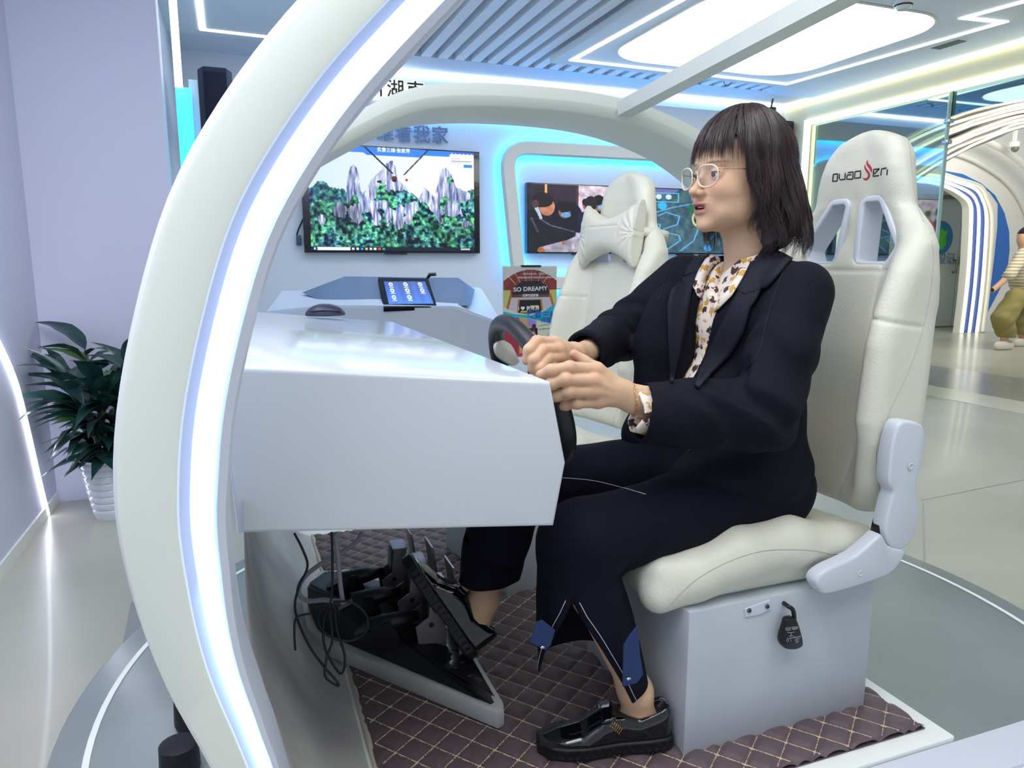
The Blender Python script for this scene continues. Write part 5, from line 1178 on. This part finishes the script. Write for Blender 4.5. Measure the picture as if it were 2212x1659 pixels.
m2 = nt.nodes.new('ShaderNodeMixRGB'); m2.inputs[1].default_value = (*lin((238, 226, 212)), 1); nt.links.new(r1.outputs[0], m2.inputs[0]); nt.links.new(r2.outputs[0], m2.inputs[2]); nt.links.new(m2.outputs[0], b.inputs['Base Color']); M_shirt = pm
shirt = sdf_obj('shirt', f_shirt, (.82, 1.06, .80), (1.18, 1.46, 1.16), .004, M_shirt, PB)
def f_blz(P):
    d = torso(P, .0)
    d = smin(d, s_ell(P, (.980, 1.262, .635), (.134, .186, .128)), .05); d = smin(d, s_ell(P, (.880, 1.362, .845), (.085, .055, .185)), .04)
    d = smin(d, s_ell(P, (.93, 1.165, .655), (.160, .085, .060)), .04); d = smin(d, s_ell(P, (.90, 1.375, .69), (.125, .06, .075)), .04)
    arm = smin(s_cap(P, NSh, NSh+(NE-NSh)*.5, .060, .062), s_cap(P, NSh+(NE-NSh)*.5, NE, .062, .060), .02)
    arm = smin(arm, s_cap(P, NE, NE+(NW-NE)*.62+np.array([0, 0, -.018]), .062, .060), .03); arm = smin(arm, s_cap(P, NE+(NW-NE)*.62+np.array([0, 0, -.018]), NW+(NE-NW)*.055+np.array([0, 0, -.022]), .060, .056), .01)
    cut = ((P-(NW+(NE-NW)*.07))@((NW-NE)/np.linalg.norm(NW-NE)).astype(np.float32))
    arm = smax(arm, cut, .003)
    hole = s_cap(P, NW+(NE-NW)*.30+np.array([0, 0, -.018]), NW+(NW-NE)*.3+np.array([0, 0, -.03]), .047, .045); arm = smax(arm, -hole, .003)
    a2 = smin(s_cap(P, FSh, FE, .058, .056), s_cap(P, FE, FWr+(FE-FWr)*.10, .056, .046), .03)
    cut2 = ((P-(FWr+(FE-FWr)*.12))@((FWr-FE)/np.linalg.norm(FWr-FE)).astype(np.float32)); a2 = smax(a2, cut2, .003)
    a2 = smax(a2, -s_cap(P, FWr+(FE-FWr)*.3, FWr+(FWr-FE)*.3, .036, .036), .003)
    d = smin(d, arm, .022); d = smin(d, a2, .022)
    # folds at the elbows, shoulders and hem
    nf = np.exp(-np.sum((P-(NE+np.array([-.03, -.02, .03])).astype(np.float32))**2, 1)/.11**2); ff = np.exp(-np.sum((P-FE.astype(np.float32))**2, 1)/.10**2)
    tt = (P-NE.astype(np.float32))@np.array([.62, .1, .75], np.float32); d = d+nf*.0095*np.sin(tt*95+3*np.sin(P[:, 1]*35+P[:, 0]*20))+ff*.006*np.sin(((P-FE.astype(np.float32))@np.array([.7, .5, .5], np.float32))*100+2*np.sin(P[:, 2]*45))
    d = d+wr3(P, .8, .0032)*np.clip((1.05-P[:, 2])*6, 0, 1)
    # open front
    z = P[:, 2]; w = np.interp(z, [.60, .70, .80, .86, .92, .98, 1.04, 1.09, 1.14], [.075, .05, .024, .022, .030, .040, .052, .064, .066]); vc = np.interp(z, [.6, .8, 1.1], [1.30, 1.282, 1.262])
    wedge = np.maximum(np.abs(P[:, 1]-vc)-w, P[:, 0]-np.interp(z, [.6, .85, 1.0, 1.1], [.90, .93, .98, 1.04])); d = smax(d, -wedge, .008)
    neck = s_cap(P, HW((-.03, 0, -.08)), (1.005, 1.262, 1.06), .062, .064); d = smax(d, -neck, .006)
    d = smax(d, -(z-.555), .004)
    inner = torso(P, -.012); return smax(d, -smax(inner, -(P[:, 2]-.70), .01), .003)
blz = sdf_obj('blazer', f_blz, (.58, .97, .54), (1.22, 1.62, 1.13), .0046, M_blz, PB)
TJ = bvh(blz, shirt, PB)
lap = [('lapel', [(1642, 548), (1615, 600), (1588, 650), (1560, 706), (1530, 770), (1500, 835)], [(1668, 590), (1640, 650), (1622, 668), (1612, 715), (1580, 770), (1508, 842)]),
       ('collar', [(1650, 528), (1630, 560), (1604, 612), (1596, 632)], [(1712, 560), (1690, 590), (1662, 624), (1612, 640)]),
       ('lapel', [(1512, 590), (1494, 640), (1480, 700), (1468, 760), (1452, 830)], [(1476, 606), (1448, 628), (1440, 660), (1442, 740), (1448, 826)]),
       ('collar', [(1538, 552), (1524, 568), (1512, 590)], [(1512, 556), (1490, 578), (1480, 600)])]
M_lap = mat('blazer_lapel', (18, 20, 36), .7, bump=.15, bscale=500, spec=.3)
for nme, A, B in lap: patch(nme, A, B, 22, 7, M_lap, PB, TJ, .006, .006)
for L in ([(1700, 565), (1672, 640), (1655, 700), (1640, 760), (1610, 800)], [(1452, 566), (1438, 600), (1424, 650)]):
    decal('armhole_seam', dense([tuple(p) for p in cat([(a, 0, b) for a, b in L], 4)[:, [0, 2]]]), .0012, mat('seam_black', (8, 8, 14), .8), PB, .0003, TJ)
for k in range(3):
    h = hit(TJ, 1440+k*26, 976, .001)
    if h is not None: sph('sleeve_button', h, .0045, M_hinge, PB, (1, .5, 1), 12)
# shirt collar flaps and cuff
TS = bvh(shirt)
patch('collar_flap', [(1600, 560), (1570, 590), (1545, 620), (1530, 640)], [(1640, 548), (1618, 585), (1585, 640), (1548, 676)], 14, 5, M_shirt, PB, TJ, .006, .003)
patch('collar_flap', [(1556, 560), (1535, 590), (1526, 612), (1523, 632)], [(1532, 556), (1512, 590), (1500, 622), (1505, 645)], 14, 5, M_shirt, PB, TJ, .006, .003)
def f_cuff(P):
    a = NW+(NE-NW)*.02; b_ = NW+(NE-NW)*.30; sh_ = np.array([0, 0, -.020]); d = s_cap(P, a+sh_, b_+sh_, .040, .042); d = smax(d, -s_cap(P, a+sh_*.9+(NW-NE)*.2, b_+sh_, .034, .036), .002)
    ax = ((NW-NE)/np.linalg.norm(NW-NE)).astype(np.float32); d = smax(d, (P-a.astype(np.float32))@ax-.006*np.sin(P[:, 2]*60)-.0, .002); return d+wr3(P, 2.2, .0015)
sdf_obj('shirt_cuff', f_cuff, NW-.08, NW+np.array([.13, .08, .08]), .0028, M_shirt, PB)
# bracelet: fine gold chain links
ax = (NE-NW)/np.linalg.norm(NE-NW); c_ = NW+ax*-.002; e1 = np.cross(ax, [0, 0, 1.0]); e1 /= np.linalg.norm(e1); e2 = np.cross(ax, e1)
M_gold = mat('gold', (232, 184, 120), .2, metal=1)
bl = thing('bracelet', 'fine gold chain bracelet on the near wrist of the seated woman', 'bracelet', tuple(c_))
for k in range(30):
    t = 2*math.pi*k/30; o_ = c_+e1*.0255*math.cos(t)+e2*.0295*math.sin(t)+ax*(.006*math.sin(t)); tg = -e1*math.sin(t)+e2*math.cos(t); nn = ax if k % 2 else e1*math.cos(t)+e2*math.sin(t)
    tube('chain_link', [o_+tg*.0036*math.cos(s)+nn*.0017*math.sin(s) for s in np.linspace(0, 2*math.pi, 8, endpoint=False)], .0006, M_gold, bl, 4, True)
# trousers: hips and thighs as one body, lower legs as open cloth tubes
def f_trs(P):
    d = s_ell(P, (.985, 1.262, .620), (.125, .178, .095)); d = smin(d, s_cap(P, NH+np.array([0, 0, .0]), NK+np.array([.03, 0, .0]), .088, .072), .04); d = smin(d, s_cap(P, FH, FK+np.array([.03, 0, 0]), .088, .072), .04)
    for K, A in ((NK, NK+np.array([.005, .0, -.13])), (FK, FK+(FA-FK)*.55)): d = smin(d, s_cap(P, K, A, .072, .070), .03)
    d = d+wr3(P, .9, .003)+.004*np.exp(-np.sum((P-(NK+np.array([.05, 0, -.05])).astype(np.float32))**2, 1)/.07**2)*np.sin((P[:, 0]-P[:, 2])*90)
    d = smax(d, -(P[:, 2]-(NK[2]-.095))-1e3*(P[:, 1] > 1.26), .002)
    return smax(d, (P-(FK+(FA-FK)*.60).astype(np.float32))@((FA-FK)/np.linalg.norm(FA-FK)).astype(np.float32)-1e3*(P[:, 1] < 1.26), .003)
trs = sdf_obj('trousers', f_trs, (.42, 1.0, .42), (1.20, 1.50, .74), .005, M_trs, PB)
def legtube(name, c0, c1, r0, r1, zs, slit0, slit, gap1, n=40, thick=.003):
    R = []
    for i, t in enumerate(np.linspace(0, 1, 16)):
        c = c0+(c1-c0)*t; r = r0+(r1-r0)*t; g = gap1*np.clip((t-slit)/(1-slit), 0, 1)**.8
        row = []
        for k in range(n):
            a_ = slit0+g+(2*math.pi-2*g)*k/(n-1); fold = 1+.05*math.sin(a_*3+t*2)+.02*math.sin(a_*7+t*5)
            sag = -.045*max(0, math.cos(a_-slit0-g))*t*(1 if g > 0 else 0)
            row.append((c[0]+r*fold*math.cos(a_), c[1]+r*fold*.86*math.sin(a_), c[2]+zs*(math.cos(a_-math.pi)*.0)+sag*(t > slit)))
        R.append(row)
    o = sweep2(name, R, M_trs, PB, closed_ring=False, ang=60); md = o.modifiers.new('solid', 'SOLIDIFY'); md.thickness = thick; md.offset = 0; return o, R
o, R = legtube('trouser_leg', NK+np.array([.005, -.002, -.045]), J(1276, 1436, 1.115), .072, .104, 0, math.radians(-124), .20, 1.12)
M_thr = mat('white_thread', (205, 205, 215), .7)
for s_ in (1, -2):
    ln = []
    for i in range(3, 16):
        p = np.array(R[i][s_]); cc = np.array(R[i]).mean(0); dd = (p-cc)*[1, 1, 0]; ln.append(p+dd/np.linalg.norm(dd)*.0028)
    tube('contrast_stitch', ln, .0007, M_thr, PB, 4)
# denim tabs with metal buttons at the hem
M_den = mat('denim_blue', (34, 56, 104), .8, bump=.2, bscale=600)
t1_ = prism('denim_tab', [tuple(J(x, y, 1.015)) for x, y in ((1348, 1395), (1362, 1372), (1378, 1352), (1384, 1420), (1390, 1458), (1376, 1476), (1346, 1484))], (0, .004, 0), M_den, PB, .001, 1)
t2_ = prism('denim_tab', [tuple(J(x, y, 1.075)) for x, y in ((1160, 1345), (1172, 1340), (1200, 1362), (1190, 1395), (1178, 1405), (1146, 1388))], (0, .004, 0), M_den, PB, .001, 1)
M_btn = mat('button_metal', (200, 202, 210), .2, metal=1)
for x, y, v in ((1358, 1466, 1.010), (1172, 1398, 1.070)): sph('metal_button', J(x, y, v), .005, M_btn, PB, (1, .6, .6), 12)
# far lower trouser hem tube
o, R = legtube('trouser_leg', FK+(FA-FK)*.45, FK+(FA-FK)*.80, .071, .066, 0, 0, 2.0, 0)
for L in ([(1215, 1032), (1280, 1038), (1340, 1052), (1395, 1068)],):
    decal('contrast_stitch', dense([tuple(p) for p in cat([(a, 0, b) for a, b in L], 4)[:, [0, 2]]]), .0006, M_thr, PB, .0004, bvh(trs))
# ---- loafers
M_patent = mat('patent_black', (12, 13, 20), .12, coat=.8); M_sole = mat('sole_black', (14, 14, 20), .5); M_ins = mat('insole_tan', (204, 166, 140), .6)
def loafer(nm, lab, ankle, toe_dir, up_dir, sole_pt, L=.235):
    f = np.array(toe_dir, float); f /= np.linalg.norm(f); u_ = np.array(up_dir, float); u_ = u_-f*(f@u_); u_ /= np.linalg.norm(u_); s_ = np.cross(u_, f); R = np.stack([f, s_, u_], 1); O = np.array(sole_pt, float)
    t = thing(nm, lab, 'shoe', tuple(O), 'loafers')
    hw = lambda x: np.interp(x, [-.02, 0, .03, .09, .15, .19, .215, .235], [.018, .027, .031, .033, .042, .041, .034, .016])
    def f_up(P):
        X, Y, Z = P[:, 0], P[:, 1], P[:, 2]; top = np.interp(X, [-.02, .0, .05, .095, .12, .16, .20, .235], [.092, .090, .070, .080, .078, .055, .045, .03])
        d = smax(np.abs(Y)-hw(X), Z-top+.35*np.abs(Y)**1.0*np.clip((X-.08)*20, 0, 1), .022); d = smax(d, .028-Z, .004); d = smax(d, np.maximum(-.014-X, X-.236), .012)
        op = s_ell(P, (.036, 0, .098), (.052, .023, .052)); d = smax(d, -op, .004)
        g = np.exp(-(((np.abs(Y)-.022)/.002)**2))*(X > .12)*(Z > .04)*(X < .2); return d+.0015*g
    sdf_obj('upper', f_up, (-.03, -.055, .015), (.25, .055, .105), .0024, M_patent, t, xf=(R, O))
    def f_so(P):
        X, Y, Z = P[:, 0], P[:, 1], P[:, 2]; d = smax(np.abs(Y)-hw(X)-.005, np.abs(Z-.017)-.013, .006); d = smax(d, np.maximum(-.020-X, X-.242), .01)
        notch = np.maximum(np.abs(X-.085)-.022, Z-.008); d = smax(d, -notch, .002); tr_ = .0018*(np.sin(X*420) > 0)*(Z < .024)*(Z > .012); return d+tr_
    sdf_obj('sole', f_so, (-.03, -.06, -.004), (.25, .06, .038), .0024, M_sole, t, xf=(R, O))
    W = lambda p: tuple(R@np.array(p, float)+O)
    st_ = [[W((x, y, .0625+.012*math.cos(y*38)+(.012 if x > .1 else .015)*1.0-(x-.10)*.25)) for y in np.linspace(-.034, .034, 12)] for x in (.098, .105, .115, .124)]
    o = sweep2('strap', st_, M_patent, t, closed_ring=False); md = o.modifiers.new('s', 'SOLIDIFY'); md.thickness = .004
    sph('insole', W((.035, 0, .034)), 1, M_ins, t, (.030, .022, .006) if abs(u_[2]) > .9 else (.012, .012, .012))
    return t
ln_ = loafer('loafer', 'black patent loafer with small gold letters on the near foot', NA, (-.225, .062, -.0), (0, 0, 1), (.708, 1.076, .160))
hl = J(992, 1402, 1.385); te = J(866, 1218, 1.47)
loafer('loafer', 'black patent loafer on the far foot, resting on the pedals', FA, te-hl, FA-hl, hl-(te-hl)/np.linalg.norm(te-hl)*.012)
TL = bvh(*[c for c in ln_.children if c.name.split('.')[0] in ('upper', 'strap')])
for k in range(7):          # two rows of tiny gold letters on the strap
    x, y = 1319+k*3.6, 1557+k*3.2
    decal('metal_lettering', dense([(x+2.6, y-3.4), (x-1.2, y+4.2)], 1.5), .0009, M_gold, ln_, .0012, TL)
    if k < 6: decal('metal_lettering', dense([(x+1.0, y+8.6), (x-1.5, y+13.6)], 1.5), .0008, M_gold, ln_, .0012, TL)
# ---- hair
M_hair = mat('hair_dark_brown', (44, 30, 34), .38, spec=.6, var_rgb=(26, 20, 28), vscale=30)
M_hair2 = mat('hair_strand', (58, 43, 44), .32, spec=.7)
CX = -.016
def hs(phi, s, kind, ph, lift):
    """hair surface in head coordinates; kind 0 = bang, 1 = long"""
    cf, sf = math.cos(phi), math.sin(phi)
    ax_ = .110 if cf > 0 else .112; bx_ = .090; cz = .104
    if kind == 0:
        th_ = s*math.radians(84); k = 1+lift; x = CX+ax_*k*math.sin(th_)*cf; y = bx_*k*math.sin(th_)*sf; z = .030+cz*k*math.cos(th_)
        return (x+.002*math.sin(ph+s*6), y+.004*math.sin(ph*2+s*3.5)*s, z+.012*(1-s))
    if s < .5:
        th_ = s*2*math.pi/2; k = 1+lift; x = CX+ax_*k*math.sin(th_)*cf; y = bx_*k*math.sin(th_)*sf; z = .030+cz*k*math.cos(th_); z += .010*math.cos(th_)
        return (x, y, z)
    q = (s-.5)*2; zend = -.168-.012*math.sin(ph*3) if cf < .35 else -.125
    z = .030+(zend-.030)*q; g = 1+lift+.20*math.sin(q*2.2)*(1 if cf < .2 else .45)-.10*max(0, q-.8)*5
    w = .021*q**1.2*math.sin(q*9.5+ph)
    x = CX+ax_*cf*g-.030*q*(1 if cf < .2 else .75)+w*(-cf); y = bx_*sf*g+w*.8*sf
    return (x, y, z)
def f_hair(P):
    d = s_ell(P, (CX, 0, .032), (.108, .0885, .106))
    low_ = s_ell(P, (-.075, 0, -.050), (.052, .090, .088)); 
    for s in (-1, 1): low_ = smin(low_, s_ell(P, (-.052, .062*s, -.060), (.050, .036, .092)), .03)
    d = smin(d, low_, .035)
    X, Y, Z = P[:, 0], P[:, 1], P[:, 2]
    face = np.maximum(-(X-(.026-.05*np.clip(-Z, 0, .1))), Z-(.074-.55*np.clip(np.abs(Y)-.050, 0, .1))); d = smax(d, -face, .006)
    neck = np.maximum(-(X+.030), Z+.02); d = smax(d, -neck, .01)
    a_ = np.arctan2(Y, X-CX); d = d+.0022*np.sin(a_*46+8*np.sin(Z*22))*np.clip((.12-Z)*14, 0, 1)+.0045*np.sin(a_*13+Z*60+2*np.sin(Z*31))*np.clip(-Z*9, 0, 1)
    return smax(d, -(Z+.163+.008*np.sin(a_*9)), .02)
hair = sdf_obj('hair', f_hair, (-.17, -.13, -.19), (.11, .13, .16), .0026, M_hair, PB, xf=(RH*HS, HO))
V = []; F = []; nv = 0
rr_ = random.Random(11)
def strand(P, r):
    global nv
    P = np.array([HW(p) for p in P]); n = len(P); rad = np.interp(np.linspace(0, 1, n), [0, .1, .7, 1], [r*.7, r, r*.9, r*.15]); v, f = tube_data(P, rad, 3, False, False, nv); V.append(v); F.extend(f); nv += len(v)
def wig(P, amp, ph): return [(x+amp*math.sin(ph+i*.5), y+amp*math.sin(ph*1.7+i*.43), z) for i, (x, y, z) in enumerate(P)]
for k in range(2600):
    phi = rr_.uniform(1.02, 2*math.pi-1.02); cl_ = math.floor(phi*7)/7; ph = cl_*9.0+rr_.gauss(0, .16); lift = rr_.uniform(.0, .055)+.02*math.sin(cl_*5)
    e = rr_.uniform(.80, 1.0); P = [hs(phi+.05*math.sin(s*5+ph), s*e, 1, ph, lift) for s in np.linspace(.0, 1, 22)]; strand(wig(P, .0006, ph), rr_.uniform(.0005, .0009))
for k in range(1300):
    phi = rr_.uniform(-1.32, 1.32); cl_ = math.floor(phi*6)/6; ph = cl_*7+rr_.gauss(0, .3); lift = rr_.uniform(.005, .05)
    gap = abs((phi*6) % 1-.5); 
    if gap > .36 and rr_.random() < .75: continue
    e = rr_.uniform(.88, 1.10)+.10*max(0, abs(phi)-.9); P = [hs(phi*(.75+.25*s)+.05*math.sin(ph)*s, s*e, 0, ph, lift) for s in np.linspace(.0, 1, 16)]; strand(P, rr_.uniform(.0005, .0009))
for sgn in (-1, 1):
    for k in range(260):      # locks at the temples falling in front of the ears
        a0 = rr_.uniform(1.0, 1.35)*sgn; ph = rr_.gauss(0, .5)+sgn; lift = rr_.uniform(.0, .05); e = rr_.uniform(.55, .98)
        P = [hs(a0*(1+.10*s), s*e, 1, ph, lift) for s in np.linspace(.2, 1, 16)]; strand(P, rr_.uniform(.0005, .0008))
for k in range(120):          # flyaways
    phi = rr_.uniform(0, 2*math.pi); ph = rr_.uniform(0, 6); P = [hs(phi, s, 1, ph, .05+.10*rr_.random()*s) for s in np.linspace(.05, .6, 9)]; strand(P, .00025)
st = fastmesh('hair_strands', np.vstack(V), np.array(F)); tag(link(st, 'hair_strands', M_hair2, PB, True), kind='stuff')
# ---- glasses
M_rim = mat('clear_champagne_frame', (232, 212, 190), .15, coat=.6); M_wire = mat('rose_wire', (190, 160, 165), .2, metal=1)
gl_ = bpy.data.materials.new('lens_glass'); gl_.use_nodes = True; nt = gl_.node_tree; nt.nodes.clear(); mo = nt.nodes.new('ShaderNodeOutputMaterial'); mx = nt.nodes.new('ShaderNodeMixShader'); tr = nt.nodes.new('ShaderNodeBsdfTransparent'); gg = nt.nodes.new('ShaderNodeBsdfGlossy'); gg.inputs['Roughness'].default_value = .02; mx.inputs[0].default_value = .07
nt.links.new(tr.outputs[0], mx.inputs[1]); nt.links.new(gg.outputs[0], mx.inputs[2]); nt.links.new(mx.outputs[0], mo.inputs[0])
gs = thing('glasses', 'clear-rimmed glasses with thin wire temples on the face of the seated woman', 'glasses', tuple(HW((.10, 0, 0))))
for s in (-1, 1):
    LP = []
    for t in np.linspace(0, 2*math.pi, 28, endpoint=False):
        c, q = math.cos(t), math.sin(t); rx = .0255*(abs(c)**.75)*(1 if c > 0 else -1); rz = .0215*(abs(q)**.75)*(1 if q > 0 else -1)
        yy = s*(.0345+rx*(1-.10*(q < 0)*abs(q))); LP.append((.1085-4.2*(abs(yy)-.008)**2*1.0+.05*rz, yy, -.005+rz))
    tube('rim', [HW(p) for p in LP], .0017, M_rim, gs, 8, True)
    prism('lens', [tuple(HW(p)) for p in LP], tuple(RH@np.array([-.001, 0, 0])), gl_, gs)
    tube('temple', [HW(p) for p in ((.0965, .0600*s, .006), (.090, .0665*s, .007), (.060, .0735*s, .007), (.0, .0805*s, .007), (-.02, .081*s, .004))], .0010, M_wire, gs, 6)
    tube('nose_pad', [HW((.104, .009*s, -.004)), HW((.1015, .0095*s, -.010))], .0018, M_rim, gs, 6)
tube('bridge', [HW(p) for p in ((.1075, -.0105, .001), (.111, 0, .004), (.1075, .0105, .001))], .0012, M_wire, gs, 6)
# ============================================================= walking person in the corridor
PW = on(2178, 752, z=0.0); 
def WPt(x, y, dv=0): return on(x, y, v=PW[1]+dv)
M_sk2 = mat('skin_far', (216, 172, 140), .6)
def f_walk(P):
    h = WPt(2212, 515); d = s_ell(P, h, (.088, .075, .115)); d = smin(d, s_cap(P, h+[0, 0, -.08], h+[.02, 0, -.2], .05, .06), .02)
    sh1, el, wr = WPt(2202, 560, -.16), WPt(2180, 596, -.2), WPt(2150, 622, -.18)
    d = smin(d, chain(P, [sh1, el, wr], [.05, .042, .03], .01), .02); d = smin(d, s_cap(P, wr, WPt(2145, 627, -.18), .032, .03), .01)
    for t in range(4): d = smin(d, s_cap(P, WPt(2145, 624+t*2, -.18), WPt(2140, 626+t*2.2, -.16), .011, .009), .004)
    d = smin(d, s_ell(P, WPt(2214, 590), (.13, .17, .26)), .03)
    for a, b, c in (((2200, 650, -.09), (2168, 690, -.09), (2170, 738, -.09)), ((2216, 650, .09), (2200, 690, .09), (2212, 738, .09))):
        d = smin(d, chain(P, [WPt(*a), WPt(*b), WPt(*c)], [.08, .06, .045], .01), .02); d = smin(d, s_cap(P, WPt(c[0], 746, c[2]), WPt(c[0]-14, 750, c[2]), .04, .035), .01)
    return d
lo, hi = bounds([WPt(2135, 755), WPt(2260, 480)], .3); lo[2] = -.05; lo[1] = PW[1]-.4; hi[1] = PW[1]+.4
wk = sdf_obj('person', f_walk, lo, hi, .012, M_sk2); tag(wk, 'person in a striped shirt and olive trousers walking away at the right edge', 'person')
ms_ = bpy.data.materials.new('striped_knit'); ms_.use_nodes = True; nt = ms_.node_tree; b = nt.nodes['Principled BSDF']; b.inputs['Roughness'].default_value = .8
tc = nt.nodes.new('ShaderNodeTexCoord'); wv = nt.nodes.new('ShaderNodeTexWave'); wv.bands_direction = 'Z'; wv.inputs['Scale'].default_value = 8; wv.inputs['Distortion'].default_value = .6; rp = nt.nodes.new('ShaderNodeValToRGB')
rp.color_ramp.elements[0].color = (*lin((150, 138, 110)), 1); rp.color_ramp.elements[1].color = (*lin((222, 212, 184)), 1); rp.color_ramp.elements[1].position = .4
nt.links.new(tc.outputs['Object'], wv.inputs['Vector']); nt.links.new(wv.outputs[0], rp.inputs[0]); nt.links.new(rp.outputs[0], b.inputs['Base Color'])
def f_knit(P):
    d = s_ell(P, WPt(2216, 590), (.17, .20, .30)); sh1, el = WPt(2204, 556, -.17), WPt(2184, 590, -.21)
    d = smin(d, chain(P, [WPt(2216, 545), sh1, el], [.08, .075, .07], .02), .03); d = smin(d, s_cap(P, el, el+(WPt(2150, 622, -.18)-el)*.15, .072, .07), .01); d = smax(d, -(P[:, 2]-WPt(2200, 634)[2]), .01); return d+wr3(P, .6, .006)
sdf_obj('knit_shirt', f_knit, lo, hi, .012, ms_, wk)
def f_otr(P):
    d = s_ell(P, WPt(2212, 640), (.17, .18, .13))
    for a, b, c in (((2195, 645, -.09), (2166, 690, -.09), (2176, 728, -.09)), ((2218, 645, .09), (2205, 690, .09), (2214, 728, .09))): d = smin(d, chain(P, [WPt(*a), WPt(*b), WPt(*c)], [.13, .125, .10], .02), .03)
    return smax(d+wr3(P, .7, .009), -(P[:, 2]-WPt(2180, 726)[2]), .01)
sdf_obj('olive_trousers', f_otr, lo, hi, .012, mat('olive_cloth', (150, 140, 84), .8), wk)
def f_hr2(P):
    h = WPt(2212, 515); d = s_ell(P, h+[.025, 0, .015], (.11, .09, .130)); return smax(d, -np.maximum(P[:, 0]-(h[0]-.03), P[:, 2]-(h[2]+.05)), .01)
sdf_obj('hair', f_hr2, lo, hi, .010, mat('hair_black_far', (24, 22, 26), .5), wk)
for k, (x, dv) in enumerate(((2168, -.09), (2208, .09))):
    q = WPt(x, 748, dv); sdf_obj('sneaker', lambda P, q=q: smax(smax(s_ell(P, (q[0], q[1], .05), (.17, .06, .09)), -P[:, 2]+.002, .005), P[:, 2]-.11, .02), (q[0]-.2, q[1]-.1, -.01), (q[0]+.2, q[1]+.1, .16), .012, mat('sneaker_white', (226, 220, 200), .6) if k == 0 else bpy.data.materials['sneaker_white'], wk)
# ============================================================= potted plant in the left bay
pc = on(232, 1112, z=0.0); pc = np.array([pc[0]+.03, 3.38, 0])
pp = thing('potted_plant', 'leafy dark green plant in a white ribbed pot in the corner of the left bay', 'plant', tuple(pc))
prof = [(.001, .0), (.070, .0), (.074, .012)]
for i in range(8):
    z0 = .02+i*.030; r0 = .074+i*.0052; prof += [(r0+.002, z0), (r0+.006, z0+.012), (r0+.0055, z0+.022), (r0+.001, z0+.028)]
prof += [(.120, .262), (.124, .268), (.118, .268), (.112, .250), (.001, .245)]
lathe('pot', prof, pc, mat('pot_white', (226, 232, 246), .2, coat=.4), pp, 40)
sdf_obj('soil', lambda P: s_ell(P, pc+[0, 0, .243], (.108, .108, .018))+.003*np.sin(P[:, 0]*200)*np.sin(P[:, 1]*190), pc+[-.12, -.12, .21], pc+[.12, .12, .28], .006, mat('soil', (46, 36, 30), .9), pp)
M_leaf = mat('leaf_green', (38, 74, 66), .32, coat=.15, var_rgb=(24, 56, 58), vscale=14); M_leaf2 = mat('leaf_fresh_green', (96, 140, 84), .4); M_stem = mat('stem_green', (86, 104, 84), .5)
rl = random.Random(5)
def leafmesh(Ln, Wd, droop, twist, fold):
    V = []; n = 10
    for i in range(n+1):
        t = i/n; w = Wd*math.sin(math.pi*min(1, t**.75))*(1-.25*t)*(1 if t < .97 else .2); x = Ln*t*(1-.12*droop*t); z = -droop*Ln*t*t*.75+.06*Ln*math.sin(t*3)
        for j, q in enumerate((-1, -.5, 0, .5, 1)):
            y = w*q; zz = z+fold*abs(q)*w+.07*w*math.sin(t*19+q*2); a = twist*t; V.append((x, y*math.cos(a)-(zz-z)*math.sin(a), z+(zz-z)*math.cos(a)+y*math.sin(a)))
    F = [(i*5+j, i*5+j+1, (i+1)*5+j+1, (i+1)*5+j) for i in range(n) for j in range(4)]
    return V, F
protos = []
for k in range(6):
    V, F = leafmesh(rl.uniform(.20, .27), rl.uniform(.044, .056), rl.uniform(.25, .75), rl.uniform(-.7, .7), rl.uniform(.15, .45)); me = bpy.data.meshes.new('leaf'); me.from_pydata(V, [], F); me.update(); me.materials.append(M_leaf2 if k == 5 else M_leaf)
    me.polygons.foreach_set('use_smooth', [True]*len(me.polygons)); protos.append(me)
for s in range(7):
    a = s*2*math.pi/7+.3; h = rl.uniform(.28, .46); b0 = pc+np.array([.03*math.cos(a), .03*math.sin(a), .245]); b1 = b0+np.array([.11*math.cos(a), .11*math.sin(a), h]); 
    P = cat([b0, b0+(b1-b0)*.5+np.array([-.015*math.cos(a), -.015*math.sin(a), .02]), b1], 6); tube('stem', P, np.linspace(.008, .005, len(P)), M_stem, pp, 6)
    for k in range(19):
        t = .08+.92*k/18; p = P[int(t*(len(P)-1))]; me = protos[5 if rl.random() < .08 else rl.randrange(5)]
        o = bpy.data.objects.new('leaf', me); COL.objects.link(o); o.parent = pp; an = k*2.4+a+rl.uniform(-.3, .3)
        if rl.random() < .45: an = a+rl.uniform(-.9, .9)
        o.location = Vector(p)-Vector(pp.location); o.rotation_euler = (rl.uniform(-.4, .4), -rl.uniform(.0, .5)-.75*(t > .75)*rl.random()-.35*t, an); sc = rl.uniform(.72, 1.05); o.scale = (sc, sc, sc)
